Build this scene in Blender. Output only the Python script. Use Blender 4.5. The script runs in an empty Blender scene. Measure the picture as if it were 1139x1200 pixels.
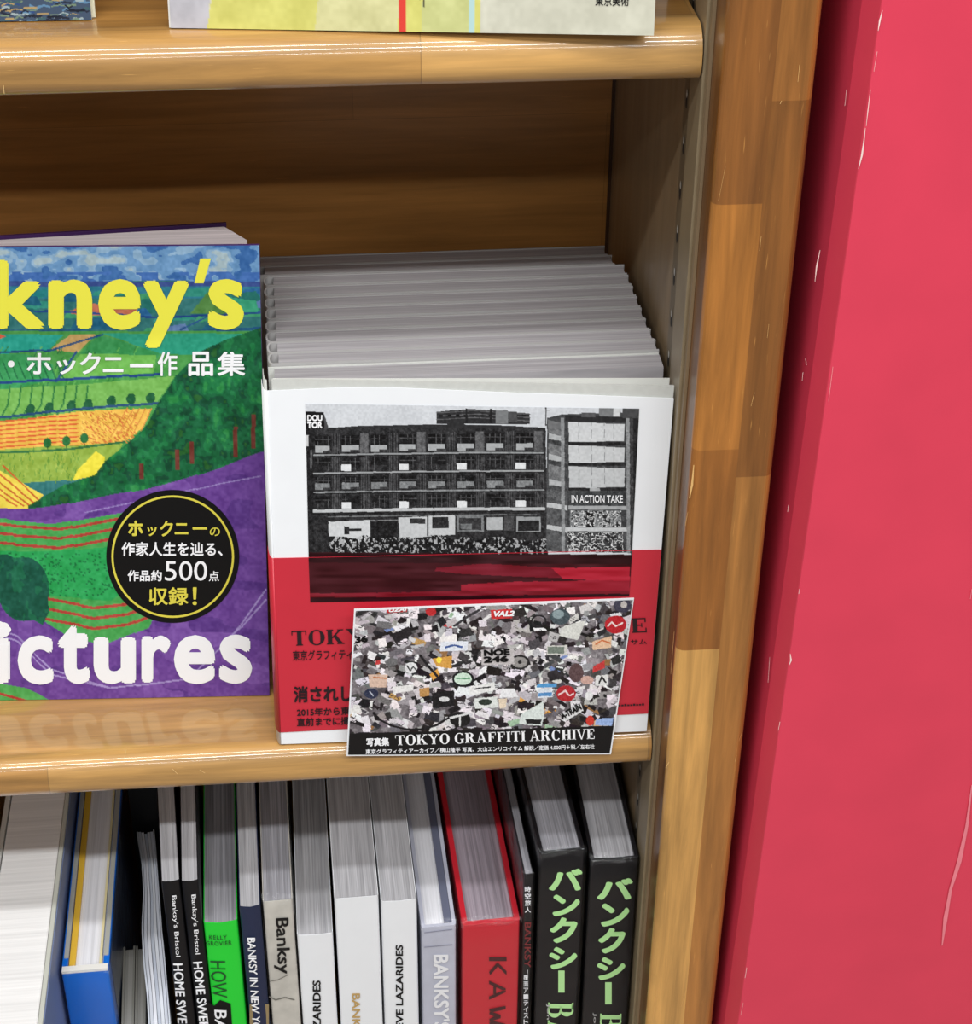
import bpy, bmesh, math, random
import numpy as np
from mathutils import Vector, Matrix

random.seed(7)
RNG = np.random.default_rng(11)
SC = bpy.context.scene
COL = SC.collection

# ------------------------------------------------------------------ camera
# World: x right, y into the shelf, z up. x=0 is the right end of the shelves,
# y=0 their front edge, z=0 the top of the middle shelf board. Metres.
CF, CP, CYW, CR = 2190.0, .5855, .0942, -.0085          # focal in px of a 1139x1200 frame, pitch, yaw, roll
CPOS = np.array([-.1662, -.7838, .6744])


def cam_axes():
    cp, sp = math.cos(CP), math.sin(CP)
    cy, sy = math.cos(CYW), math.sin(CYW)
    cr, sr = math.cos(CR), math.sin(CR)
    fwd = np.array([sy * cp, cy * cp, -sp])
    right = np.array([cy, -sy, 0.0])
    down = np.cross(fwd, right)
    return cr * right + sr * down, -sr * right + cr * down, fwd


AX_R, AX_D, AX_F = cam_axes()
cam = bpy.data.cameras.new('camera')
cam.sensor_fit = 'VERTICAL'
cam.sensor_height = 24.0
cam.lens = CF * 24.0 / 1200.0
cam.clip_start = .01
cam_ob = bpy.data.objects.new('camera', cam)
COL.objects.link(cam_ob)
R3 = Matrix((AX_R, -AX_D, -AX_F)).transposed()
cam_ob.matrix_world = Matrix.Translation(Vector(CPOS)) @ R3.to_4x4()
SC.camera = cam_ob

# ------------------------------------------------------------------ light and exposure
SC.view_settings.view_transform = 'Standard'
SC.view_settings.look = 'None'
SC.view_settings.gamma = 1
SC.view_settings.use_curve_mapping = False
SC.view_settings.exposure = 0.0

world = bpy.data.worlds.new('shop_interior_light')
SC.world = world
world.use_nodes = True
world.node_tree.nodes['Background'].inputs[0].default_value = (.985, .995, 1.0, 1)
world.node_tree.nodes['Background'].inputs[1].default_value = .24


def strip(name, y, z, power, x=-.2, length=3.6, width=.09, tilt=0.0):
    l = bpy.data.lights.new(name, 'AREA')
    l.shape = 'RECTANGLE'
    l.size = length
    l.size_y = width
    l.energy = power
    l.color = (.99, 1.0, 1.0)
    o = bpy.data.objects.new(name, l)
    o.location = (x, y, z)
    o.rotation_euler = (tilt, 0, 0)
    COL.objects.link(o)


strip('ceiling_strip_light', -1.42, 1.95, 58)
strip('ceiling_strip_light', -.68, 1.95, 29)
strip('ceiling_strip_light', -2.5, 1.95, 32)

# ------------------------------------------------------------------ helpers


def ray(px, py):
    return AX_F + AX_R * ((px - 569.5) / CF) + AX_D * ((py - 600) / CF)


def at(px, py, ax, val):
    v = ray(px, py)
    i = 'xyz'.index(ax)
    return CPOS + v * ((val - CPOS[i]) / v[i])


def s2l(c):
    out = []
    for x in c[:3]:
        x = x / 255.0
        out.append(x / 12.92 if x <= .04045 else ((x + .055) / 1.055) ** 2.4)
    return tuple(out) + (1.0,)


def tag(o, label=None, cat=None, group=None, kind=None):
    if label: o['label'] = label
    if cat: o['category'] = cat
    if group: o['group'] = group
    if kind: o['kind'] = kind
    return o


def empty(name, mat=None):
    o = bpy.data.objects.new(name, None)
    o.empty_display_size = .02
    COL.objects.link(o)
    if mat is not None:
        o.matrix_world = mat
    return o


def link(name, me, parent=None, loc=None):
    o = bpy.data.objects.new(name, me)
    COL.objects.link(o)
    if parent: o.parent = parent
    if loc is not None: o.location = loc
    return o


def mesh_obj(name, verts, faces, mats, parent=None, fmat=None, smooth=False):
    me = bpy.data.meshes.new(name)
    me.from_pydata([tuple(map(float, v)) for v in verts], [], faces)
    if not isinstance(mats, (list, tuple)): mats = [mats]
    for m in mats: me.materials.append(m)
    if fmat is not None:
        for p, k in zip(me.polygons, fmat): p.material_index = k
    if smooth:
        for p in me.polygons: p.use_smooth = True
    me.update()
    return link(name, me, parent)


class MB:
    """collects shapes, then becomes one mesh object"""

    def __init__(self): self.v, self.f, self.m, self.mi = [], [], [], 0

    def add(self, vs, fs):
        n = len(self.v)
        self.v += [tuple(map(float, v)) for v in vs]
        self.f += [tuple(i + n for i in f) for f in fs]
        self.m += [self.mi] * len(fs)
        return self

    def box(self, x0, x1, y0, y1, z0, z1):
        vs = [(x, y, z) for z in (z0, z1) for y in (y0, y1) for x in (x0, x1)]
        return self.add(vs, [(0, 2, 3, 1), (4, 5, 7, 6), (0, 1, 5, 4), (2, 6, 7, 3), (0, 4, 6, 2), (1, 3, 7, 5)])

    def prism(self, prof, axis, a0, a1):
        """closed outline (two coords of the other axes, in x,y,z order) swept along axis"""
        n = len(prof)

        def p(q, a):
            if axis == 'x': return (a, q[0], q[1])
            if axis == 'y': return (q[0], a, q[1])
            return (q[0], q[1], a)
        vs = [p(q, a0) for q in prof] + [p(q, a1) for q in prof]
        fs = [tuple(reversed(range(n))), tuple(range(n, 2 * n))]
        fs += [(i, (i + 1) % n, n + (i + 1) % n, n + i) for i in range(n)]
        return self.add(vs, fs)

    def build(self, name, mats, parent=None, smooth_angle=None, bevel=None):
        o = mesh_obj(name, self.v, self.f, mats, parent, self.m)
        bm = bmesh.new(); bm.from_mesh(o.data)
        bmesh.ops.recalc_face_normals(bm, faces=bm.faces)
        if bevel:
            bmesh.ops.remove_doubles(bm, verts=bm.verts, dist=1e-6)
            es = [e for e in bm.edges if len(e.link_faces) == 2 and e.calc_face_angle(0) > .6]
            bmesh.ops.bevel(bm, geom=es, offset=bevel, segments=2, profile=.6, affect='EDGES', clamp_overlap=True)
        bm.to_mesh(o.data); bm.free()
        if smooth_angle:
            for p in o.data.polygons: p.use_smooth = True
            o.data.set_sharp_from_angle(angle=smooth_angle)
        return o


# ------------------------------------------------------------------ materials
MATS = {}


def plain(name, rgb, rough=.5, spec=.5, coat=0.0, noise=0.0, nscale=60.0, bump=0.0, metal=0.0, linear=False):
    if name in MATS: return MATS[name]
    m = bpy.data.materials.new(name); m.use_nodes = True
    nt = m.node_tree; b = nt.nodes['Principled BSDF']
    c = rgb if linear else s2l(rgb)
    b.inputs['Base Color'].default_value = c
    b.inputs['Roughness'].default_value = rough
    b.inputs['Specular IOR Level'].default_value = spec
    b.inputs['Coat Weight'].default_value = coat
    b.inputs['Coat Roughness'].default_value = .15
    b.inputs['Metallic'].default_value = metal
    if noise or bump:
        tc = nt.nodes.new('ShaderNodeTexCoord')
        n = nt.nodes.new('ShaderNodeTexNoise'); n.inputs['Scale'].default_value = nscale; n.inputs['Detail'].default_value = 5
        nt.links.new(tc.outputs['Object'], n.inputs['Vector'])
        if noise:
            mr = nt.nodes.new('ShaderNodeMapRange')
            mr.inputs[1].default_value = .3; mr.inputs[2].default_value = .7
            mr.inputs[3].default_value = 1 - noise; mr.inputs[4].default_value = 1 + noise
            nt.links.new(n.outputs[0], mr.inputs[0])
            mx = nt.nodes.new('ShaderNodeMix'); mx.data_type = 'RGBA'; mx.blend_type = 'MULTIPLY'
            mx.inputs[0].default_value = 1; mx.inputs[6].default_value = c
            nt.links.new(mr.outputs[0], mx.inputs[7]); nt.links.new(mx.outputs[2], b.inputs['Base Color'])
        if bump:
            bp = nt.nodes.new('ShaderNodeBump'); bp.inputs['Strength'].default_value = bump; bp.inputs['Distance'].default_value = .001
            nt.links.new(n.outputs[0], bp.inputs['Height']); nt.links.new(bp.outputs[0], b.inputs['Normal'])
    MATS[name] = m
    return m


def wood(name, dark, light, axis='x', stave=.045, length=.42, rough=.3, coat=.35, tint=False, mortar=.0004, grain=.28):
    """glued-up staves, grain running along the given axis"""
    m = bpy.data.materials.new(name); m.use_nodes = True
    nt = m.node_tree; N = nt.nodes.new; L = nt.links.new; b = nt.nodes['Principled BSDF']
    tc = N('ShaderNodeTexCoord'); sp = N('ShaderNodeSeparateXYZ'); L(tc.outputs['Object'], sp.inputs[0])
    cb = N('ShaderNodeCombineXYZ')
    if axis == 'x':
        ad = N('ShaderNodeMath'); ad.operation = 'ADD'; L(sp.outputs[1], ad.inputs[0]); L(sp.outputs[2], ad.inputs[1])
        L(sp.outputs[0], cb.inputs[0]); L(ad.outputs[0], cb.inputs[1])
    else:
        ad = N('ShaderNodeMath'); ad.operation = 'ADD'; L(sp.outputs[1], ad.inputs[0]); L(sp.outputs[0], ad.inputs[1])
        L(sp.outputs[2], cb.inputs[0]); L(ad.outputs[0], cb.inputs[1])

    def noise(sx, sy, scale, detail=4, rough_=.55, dist=0.0):
        mp = N('ShaderNodeMapping'); mp.inputs['Scale'].default_value = (sx, sy, 1); L(cb.outputs[0], mp.inputs[0])
        n = N('ShaderNodeTexNoise'); n.inputs['Scale'].default_value = scale; n.inputs['Detail'].default_value = detail
        n.inputs['Roughness'].default_value = rough_; n.inputs['Distortion'].default_value = dist
        L(mp.outputs[0], n.inputs['Vector']); return n.outputs[0]

    def mrange(s, a, b_, c, d):
        r = N('ShaderNodeMapRange'); r.inputs[1].default_value = a; r.inputs[2].default_value = b_
        r.inputs[3].default_value = c; r.inputs[4].default_value = d; L(s, r.inputs[0]); return r.outputs[0]

    def mix(kind, fac, a, b_):
        x = N('ShaderNodeMix'); x.data_type = 'RGBA'; x.blend_type = kind
        for sock, val in ((x.inputs[0], fac), (x.inputs[6], a), (x.inputs[7], b_)):
            if isinstance(val, (int, float)): sock.default_value = val
            elif isinstance(val, tuple): sock.default_value = val
            else: L(val, sock)
        return x.outputs[2]
    if tint:
        at_ = N('ShaderNodeAttribute'); at_.attribute_name = 'stave_shade_tint'; base = at_.outputs['Color']
    else:
        br = N('ShaderNodeTexBrick'); br.offset = .37; br.inputs['Scale'].default_value = 1
        br.inputs['Brick Width'].default_value = length; br.inputs['Row Height'].default_value = stave
        br.inputs['Mortar Size'].default_value = mortar; br.inputs['Mortar Smooth'].default_value = .6
        br.inputs['Color1'].default_value = s2l(dark); br.inputs['Color2'].default_value = s2l(light)
        mm = [ (a + c) * .42 for a, c in zip(dark, light)]
        br.inputs['Mortar'].default_value = s2l(mm)
        L(cb.outputs[0], br.inputs['Vector']); base = br.outputs['Color']
    g = mrange(noise(7, 120, 1.0, 6, .62, .35), .3, .7, 1 - grain, 1 + grain * .6)
    base = mix('MULTIPLY', 1.0, base, g)
    g2 = mrange(noise(2.2, 30, 1.0, 3, .5, 1.0), .35, .65, .84, 1.1)
    base = mix('MULTIPLY', 1.0, base, g2)
    fl = mrange(noise(55, 900, 1.0, 2, .5), .70, .78, 0, .35)
    base = mix('MIX', fl, base, s2l([min(255, x * 1.25) for x in light]))
    L(base, b.inputs['Base Color'])
    L(mrange(noise(9, 90, 1.0), .3, .7, rough - .06, rough + .08), b.inputs['Roughness'])
    b.inputs['Coat Weight'].default_value = coat; b.inputs['Coat Roughness'].default_value = .075
    return m


def pages(name, rgb, axis='x', amount=.3, scale=900, rough=.7):
    """paper edges: fine lines running along the block"""
    if name in MATS: return MATS[name]
    m = bpy.data.materials.new(name); m.use_nodes = True
    nt = m.node_tree; N = nt.nodes.new; L = nt.links.new; b = nt.nodes['Principled BSDF']
    tc = N('ShaderNodeTexCoord')
    k = {'x': (1, .012, .012), 'y': (.012, 1, .012)}[axis]

    def n(sc, det):
        mp = N('ShaderNodeMapping'); mp.inputs['Scale'].default_value = tuple(sc * q for q in k); L(tc.outputs['Object'], mp.inputs[0])
        t = N('ShaderNodeTexNoise'); t.inputs['Scale'].default_value = 1; t.inputs['Detail'].default_value = det
        t.inputs['Roughness'].default_value = .7; L(mp.outputs[0], t.inputs['Vector'])
        return t.outputs[0]
    r = N('ShaderNodeMapRange'); r.inputs[1].default_value = .32; r.inputs[2].default_value = .66
    r.inputs[3].default_value = 1 - amount; r.inputs[4].default_value = 1.06
    r2 = N('ShaderNodeMapRange'); r2.inputs[1].default_value = .36; r2.inputs[2].default_value = .6
    r2.inputs[3].default_value = 1 - amount * .7; r2.inputs[4].default_value = 1.03
    L(n(scale * .3, 2), r2.inputs[0])
    L(n(scale, 3), r.inputs[0])
    mu = N('ShaderNodeMath'); mu.operation = 'MULTIPLY'; L(r.outputs[0], mu.inputs[0]); L(r2.outputs[0], mu.inputs[1])
    mx = N('ShaderNodeMix'); mx.data_type = 'RGBA'; mx.blend_type = 'MULTIPLY'; mx.inputs[0].default_value = 1
    mx.inputs[6].default_value = s2l(rgb); L(mu.outputs[0], mx.inputs[7])
    L(mx.outputs[2], b.inputs['Base Color'])
    bp = N('ShaderNodeBump'); bp.inputs['Strength'].default_value = .25; bp.inputs['Distance'].default_value = .0006
    L(n(scale, 2), bp.inputs['Height']); L(bp.outputs[0], b.inputs['Normal'])
    b.inputs['Roughness'].default_value = rough
    b.inputs['Specular IOR Level'].default_value = .3
    MATS[name] = m
    return m


def painted(name, rough=.35, coat=0.0, spec=.5):
    """ink on paper: colour comes from the 'ink' attribute of the printed sheet"""
    m = bpy.data.materials.new(name); m.use_nodes = True
    nt = m.node_tree; b = nt.nodes['Principled BSDF']
    a = nt.nodes.new('ShaderNodeAttribute'); a.attribute_name = 'ink'
    nt.links.new(a.outputs['Color'], b.inputs['Base Color'])
    b.inputs['Roughness'].default_value = rough; b.inputs['Coat Weight'].default_value = coat
    b.inputs['Specular IOR Level'].default_value = spec
    return m


def plastic(name):
    m = bpy.data.materials.new(name); m.use_nodes = True
    nt = m.node_tree; N = nt.nodes.new; L = nt.links.new
    nt.nodes.remove(nt.nodes['Principled BSDF'])
    out = [n for n in nt.nodes if n.type == 'OUTPUT_MATERIAL'][0]
    tr = N('ShaderNodeBsdfTransparent'); tr.inputs[0].default_value = (.985, .985, .99, 1)
    gl = N('ShaderNodeBsdfGlossy'); gl.inputs['Roughness'].default_value = .12; gl.inputs[0].default_value = (.9, .9, .9, 1)
    lw = N('ShaderNodeLayerWeight'); lw.inputs[0].default_value = .5
    pw = N('ShaderNodeMath'); pw.operation = 'POWER'; pw.inputs[1].default_value = 3.5; L(lw.outputs['Facing'], pw.inputs[0])
    fr = N('ShaderNodeMapRange'); fr.inputs[3].default_value = .014; fr.inputs[4].default_value = .45; L(pw.outputs[0], fr.inputs[0])
    tc = N('ShaderNodeTexCoord'); nz = N('ShaderNodeTexNoise'); nz.inputs['Scale'].default_value = 70; nz.inputs['Detail'].default_value = 3
    L(tc.outputs['Object'], nz.inputs['Vector'])
    bp = N('ShaderNodeBump'); bp.inputs['Strength'].default_value = .5; bp.inputs['Distance'].default_value = .003
    L(nz.outputs[0], bp.inputs['Height'])
    for s in (gl, lw): L(bp.outputs[0], s.inputs['Normal'])
    mx = N('ShaderNodeMixShader'); L(fr.outputs[0], mx.inputs[0]); L(tr.outputs[0], mx.inputs[1]); L(gl.outputs[0], mx.inputs[2])
    L(mx.outputs[0], out.inputs['Surface'])
    return m


M_SHELF = wood('honey_shelf_wood', (170, 122, 60), (204, 158, 92), 'x', .06, .33, rough=.46, coat=1.0, grain=.42)
M_BACK = wood('back_panel_wood', (174, 119, 58), (186, 130, 68), 'x', .085, .4, rough=.4, coat=.1, mortar=.0002)
M_POST = wood('post_wood', (160, 104, 46), (200, 148, 80), 'z', tint=True, rough=.36, coat=.2, grain=.42)
M_SIDE = wood('side_panel_wood', (140, 118, 90), (152, 130, 100), 'z', .2, 2.0, rough=.4, coat=.1, mortar=0, grain=.1)
M_EDGE = plain('panel_edge_strip', (138, 122, 96), .35, noise=.08)
M_STEEL = plain('zinc_steel', (196, 194, 188), .4, metal=.3)
M_HOLE = plain('dark_hole', (28, 24, 20), .6)
M_RED = plain('red_paint', (221, 64, 88), .42, spec=.35, noise=.035, nscale=25, bump=.06)
M_CHIP = plain('bare_plaster', (240, 214, 208), .7, noise=.1)
M_SCUFF = plain('pale_scuff', (236, 130, 142), .6, noise=.08)
M_FLOOR = plain('floor_vinyl', (150, 140, 128), .5, noise=.06, nscale=8)
M_PAPER = plain('white_cover_paper', (238, 240, 243), .42, coat=.08, noise=.012)
M_BOARD = plain('grey_cover_board', (200, 201, 196), .7, noise=.04, nscale=300)
M_COPY = plain('pale_cover_edge', (170, 168, 167), .7)
M_OBI = plain('red_band_paper', (199, 40, 58), .4, coat=.05, noise=.02)
M_PAGE_G = pages('grey_white_page_edges', (172, 168, 171), 'y', .24, 900)
M_INK = painted('printed_ink', .45, 0, .25)
M_INKG = painted('printed_ink_gloss', .42, .03, .3)
M_PLASTIC = plastic('clear_wrap')
T_WHITE = plain('white_ink', (244, 244, 246), .45)
T_YELLOW = plain('yellow_ink', (255, 249, 78), .45)
T_GOLDY = plain('yellow_olive_ink', (220, 208, 74), .45)
T_DARK = plain('dark_ink', (34, 14, 22), .45)
T_BLACK = plain('black_ink', (10, 10, 11), .5, spec=.25)
T_GREEN = plain('pale_green_ink', (190, 242, 164), .45)


# ------------------------------------------------------------------ printing: pixels of the sheet to the sheet's own surface
def homography(src, dst):
    A = []
    for (x, y), (u, v) in zip(src, dst):
        A.append([x, y, 1, 0, 0, 0, -u * x, -u * y, -u]); A.append([0, 0, 0, x, y, 1, -v * x, -v * y, -v])
    h = np.linalg.svd(np.array(A))[2][-1].reshape(3, 3)

    def f(p):
        p = np.asarray(p, float)
        q = np.c_[p, np.ones(len(p))] @ h.T
        return q[:, :2] / q[:, 2:]
    return f


class Sheet:
    """a quad sheet given by its four corners (TL, TR, BR, BL) in 3-D and where they show"""

    def __init__(self, corners, shown):
        self.c = [np.array(c, float) for c in corners]
        self.h = homography(shown, [(0, 1), (1, 1), (1, 0), (0, 0)])
        tl, tr, br, bl = self.c
        n = np.cross(tr - bl, tl - br); n /= np.linalg.norm(n)
        self.n = n if n[1] < 0 else -n

    def uv(self, uv, off=0.0):
        uv = np.asarray(uv, float); u = uv[:, :1]; v = uv[:, 1:2]
        tl, tr, br, bl = self.c
        return bl * (1 - u) * (1 - v) + br * u * (1 - v) + tl * (1 - u) * v + tr * u * v + self.n * off

    def px(self, p, off=0.0): return self.uv(self.h(p), off)


_fc = bpy.data.curves.new('lettering_source', 'FONT')
_fo = bpy.data.objects.new('lettering_source', _fc)
_glyphs = {}


def glyphs(s, bold=0.0, spacing=1.0, shear=0.0):
    """outline of a piece of writing: vertices scaled to a unit box, faces"""
    k = (s, bold, spacing, shear)
    if k not in _glyphs:
        if _fo.name not in COL.objects: COL.objects.link(_fo)
        _fc.body = s; _fc.offset = 0.0; _fc.space_character = spacing; _fc.shear = shear; _fc.resolution_u = 4
        bpy.context.view_layer.update()
        me = bpy.data.meshes.new_from_object(_fo.evaluated_get(bpy.context.evaluated_depsgraph_get()))
        v = np.zeros(len(me.vertices) * 3); me.vertices.foreach_get('co', v); v = v.reshape(-1, 3)[:, :2]
        f = [tuple(p.vertices) for p in me.polygons]
        bpy.data.meshes.remove(me)
        if bold:        # heavier strokes: the outline repeated a hair to every side
            nb = 8 if bold > .015 else 4
            n0 = len(v); vv, ff = [v], list(f)
            for q in range(nb):
                a = 2 * math.pi * q / nb
                vv.append(v + np.array([math.cos(a), math.sin(a)]) * bold)
                ff += [tuple(i + n0 * (q + 1) for i in t) for t in f]
            v, f = np.vstack(vv), ff
            lay = np.repeat(np.arange(nb + 1), n0)
        else: lay = np.zeros(len(v))
        lo, hi = v.min(0), v.max(0)
        _glyphs[k] = (np.c_[(v - lo) / np.maximum(hi - lo, 1e-6), lay], f)
    return _glyphs[k]


def serif_glyphs(s):
    """a heavy high-contrast serif alphabet, drawn as polygons"""
    k = ('serif', s)
    if k in _glyphs: return _glyphs[k]
    V, F = [], []
    TH, HL, SF = .24, .075, .07

    def rect(x0, y0, x1, y1):
        n = len(V); V.extend([(x0, y0), (x1, y0), (x1, y1), (x0, y1)]); F.append((n, n + 1, n + 2, n + 3))

    def quad(*p):
        n = len(V); V.extend(p); F.append((n, n + 1, n + 2, n + 3))

    def stem(x, w=TH):
        rect(x, 0, x + w, 1); rect(x - .07, 0, x + w + .07, SF); rect(x - .07, 1 - SF, x + w + .07, 1)

    def bowl(cx, cy, rx, ry, a0, a1, thick=TH, thin=HL):
        n = 26; pts = []
        for i in range(n + 1):
            a = math.radians(a0 + (a1 - a0) * i / n); c, s_ = math.cos(a), math.sin(a)
            t = thin + (thick - thin) * abs(c) ** 1.2
            pts.append(((cx + rx * c, cy + ry * s_), (cx + (rx - t) * c, cy + (ry - max(thin, t * .5)) * s_)))
        for (a, b), (c, d) in zip(pts, pts[1:]): quad(a, c, d, b)
    x = 0.0
    for ch in s:
        if ch == ' ': x += .38; continue
        if ch == 'T':
            stem(x + .33); rect(x + .02, 1 - HL, x + .84, 1); rect(x + .02, .7, x + .07, 1); rect(x + .79, .7, x + .84, 1); w = .86
        elif ch == 'O': bowl(x + .45, .5, .45, .53, 0, 360); w = .9
        elif ch in 'CG':
            bowl(x + .45, .5, .45, .53, 45, 318); rect(x + .74, .68, x + .8, 1.0)
            if ch == 'G': rect(x + .6, 0.02, x + .8, .44); rect(x + .52, .39, x + .88, .44)
            w = .88
        elif ch == 'K':
            stem(x + .07); quad((x + .26, .42), (x + .36, .42), (x + .82, .97), (x + .7, .97)); quad((x + .36, .55), (x + .68, .0), (x + .93, 0), (x + .5, .68))
            rect(x + .58, 0, x + .98, SF); rect(x + .6, 1 - SF, x + .94, 1); w = 1.0
        elif ch == 'Y':
            rect(x + .35, 0, x + .35 + TH, .48); rect(x + .27, 0, x + .63, SF)
            quad((x + .35, .48), (x + .55, .42), (x + .24, 1), (x + .02, 1)); quad((x + .46, .46), (x + .55, .46), (x + .86, 1), (x + .76, 1))
            rect(x - .03, 1 - SF, x + .34, 1); rect(x + .64, 1 - SF, x + .94, 1); w = .92
        elif ch == 'R':
            stem(x + .07); bowl(x + .36, .75, .42, .27, -90, 90); rect(x + .2, .48, x + .38, .48 + HL); rect(x + .2, 1 - HL, x + .38, 1)
            quad((x + .42, .5), (x + .62, 0), (x + .88, 0), (x + .62, .52)); rect(x + .62, 0, x + .96, SF); w = .96
        elif ch == 'A':
            quad((x + .42, 1.02), (x + .66, 0), (x + .9, 0), (x + .54, 1.02)); quad((x + .38, .98), (x + .08, 0), (x + .16, 0), (x + .47, .98))
            rect(x + .2, .3, x + .66, .3 + HL); rect(x, 0, x + .3, SF); rect(x + .58, 0, x + .99, SF); w = .98
        elif ch in 'FE':
            stem(x + .07); rect(x + .2, 1 - HL, x + .74, 1); rect(x + .68, .7, x + .74, 1); rect(x + .2, .47, x + .52, .54); rect(x + .5, .36, x + .55, .65)
            if ch == 'E': rect(x + .2, 0, x + .76, HL); rect(x + .71, 0, x + .77, .32)
            w = .78
        elif ch == 'I': stem(x + .08); w = .36
        elif ch == 'H': stem(x + .08); stem(x + .62); rect(x + .2, .47, x + .7, .54); w = .92
        elif ch == 'V':
            quad((x + .44, -.02), (x + .54, -.02), (x + .26, 1), (x + .03, 1)); quad((x + .46, 0), (x + .54, 0), (x + .86, 1), (x + .78, 1))
            rect(x - .03, 1 - SF, x + .36, 1); rect(x + .66, 1 - SF, x + .95, 1); w = .92
        elif ch == 'B':
            stem(x + .07); bowl(x + .4, .74, .36, .27, -90, 90); bowl(x + .42, .26, .42, .27, -90, 90)
            rect(x + .2, .48, x + .42, .53); rect(x + .2, 1 - HL, x + .42, 1); rect(x + .2, 0, x + .44, HL); w = .9
        elif ch == 'N':
            rect(x + .1, 0, x + .16, 1); rect(x + .72, 0, x + .78, 1); quad((x + .06, 1), (x + .62, 0), (x + .82, 0), (x + .26, 1))
            rect(x, 0, x + .27, SF); rect(x, 1 - SF, x + .2, 1); rect(x + .62, 1 - SF, x + .88, 1); w = .9
        elif ch == 'S': bowl(x + .38, .75, .34, .27, 20, 270); bowl(x + .38, .26, .36, .28, -160, 90); w = .78
        else: w = .3
        x += w + .1
    v = np.array(V); lo, hi = v.min(0), v.max(0)
    _glyphs[k] = ((v - lo) / (hi - lo), F)
    return _glyphs[k]


def write(parent, mapper, items, mat, name='lettering', off=.0005):
    """items: (glyph outline, p0, p1, h): ink from p0 to p1 along its foot, h tall, towards the upper side of p0->p1"""
    if name in ('band_lettering', 'photo_lettering', 'sticker_lettering', 'title_lettering', 'author_lettering') and len(items) > 1:
        return [write(parent, mapper, [it], mat, name, off) for it in items]
    VV, FF, n = [], [], 0
    for (g, p0, p1, h) in items:
        v, f = g
        p0 = np.array(p0, float); p1 = np.array(p1, float); d = p1 - p0
        up = np.array([d[1], -d[0]]) / np.hypot(*d) * h
        q = p0 + v[:, :1] * d + v[:, 1:2] * up
        lay = v[:, 2:3] if v.shape[1] > 2 else np.zeros((len(v), 1))
        VV.append(mapper(q, off + lay * 2.5e-5)); FF += [tuple(i + n for i in t) for t in f]; n += len(v)
    return mesh_obj(name, np.vstack(VV), FF, mat, parent)


def box_text(s, x0, y0, x1, y1, bold=.02, **kw):
    return (glyphs(s, bold, **kw), (x0, y1), (x1, y1), y1 - y0)


# ------------------------------------------------------------------ a little paint box for printed covers
class Canvas:
    def __init__(self, x0, y0, x1, y1, res=1.0, bg=(128, 128, 128)):
        self.x0, self.y0, self.r = x0, y0, res
        self.w, self.h = int((x1 - x0) * res) + 1, int((y1 - y0) * res) + 1
        self.a = np.empty((self.h, self.w, 3)); self.a[:] = bg
        self.X = x0 + np.arange(self.w)[None, :] / res + np.zeros((self.h, 1))
        self.Y = y0 + np.arange(self.h)[:, None] / res + np.zeros((1, self.w))

    def _box(self, x0, y0, x1, y1):
        r = self.r
        i0, i1 = max(0, int((y0 - self.y0) * r) - 1), min(self.h, int((y1 - self.y0) * r) + 3)
        j0, j1 = max(0, int((x0 - self.x0) * r) - 1), min(self.w, int((x1 - self.x0) * r) + 3)
        return slice(i0, max(i0, i1)), slice(j0, max(j0, j1))

    def put(self, sl, mask, c):
        c = np.array(c, float); self.a[sl] = np.where(mask[..., None], c, self.a[sl])

    def poly(self, pts, c):
        P = np.array(pts, float); sl = self._box(*P.min(0), *P.max(0)); X, Y = self.X[sl], self.Y[sl]
        if X.size == 0: return
        m = np.zeros(X.shape, bool)
        for (xa, ya), (xb, yb) in zip(P, np.roll(P, -1, 0)):
            if ya == yb: continue
            cr = (ya > Y) != (yb > Y)
            m ^= cr & (X < (xb - xa) * (Y - ya) / (yb - ya) + xa)
        self.put(sl, m, c)

    def rect(self, x0, y0, x1, y1, c): self.poly([(x0, y0), (x1, y0), (x1, y1), (x0, y1)], c)

    def ell(self, cx, cy, rx, ry, c, ring=None):
        sl = self._box(cx - rx, cy - ry, cx + rx, cy + ry); X, Y = self.X[sl], self.Y[sl]
        if X.size == 0: return
        d = np.hypot((X - cx) / rx, (Y - cy) / ry); m = d <= 1
        if ring: m &= d >= 1 - ring / min(rx, ry)
        self.put(sl, m, c)

    def line(self, pts, w, c):
        P = np.array(pts, float)
        for a, b in zip(P, P[1:]):
            lo = np.minimum(a, b) - w; hi = np.maximum(a, b) + w
            sl = self._box(*lo, *hi); X, Y = self.X[sl], self.Y[sl]
            if X.size == 0: continue
            d = b - a; L2 = max(d @ d, 1e-9)
            t = np.clip(((X - a[0]) * d[0] + (Y - a[1]) * d[1]) / L2, 0, 1)
            self.put(sl, np.hypot(X - a[0] - t * d[0], Y - a[1] - t * d[1]) <= w / 2, c)

    def grain(self, amp, cell=3.0, sx=1.0, sy=1.0, mask=None):
        n = fnoise(self.X / (cell * sx), self.Y / (cell * sy))
        d = (n * amp)[..., None]
        self.a += d if mask is None else d * mask[..., None]

    def sample(self, x, y):
        j = np.clip(np.round((x - self.x0) * self.r).astype(int), 0, self.w - 1)
        i = np.clip(np.round((y - self.y0) * self.r).astype(int), 0, self.h - 1)
        return np.clip(self.a[i, j], 0, 255)


_tab = RNG.random((256, 256)) * 2 - 1


def fnoise(x, y):
    xi, yi = np.floor(x).astype(int), np.floor(y).astype(int)
    fx, fy = x - xi, y - yi
    fx, fy = fx * fx * (3 - 2 * fx), fy * fy * (3 - 2 * fy)
    t = lambda a, b: _tab[a & 255, b & 255]
    return (t(xi, yi) * (1 - fx) + t(xi + 1, yi) * fx) * (1 - fy) + (t(xi, yi + 1) * (1 - fx) + t(xi + 1, yi + 1) * fx) * fy


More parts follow.
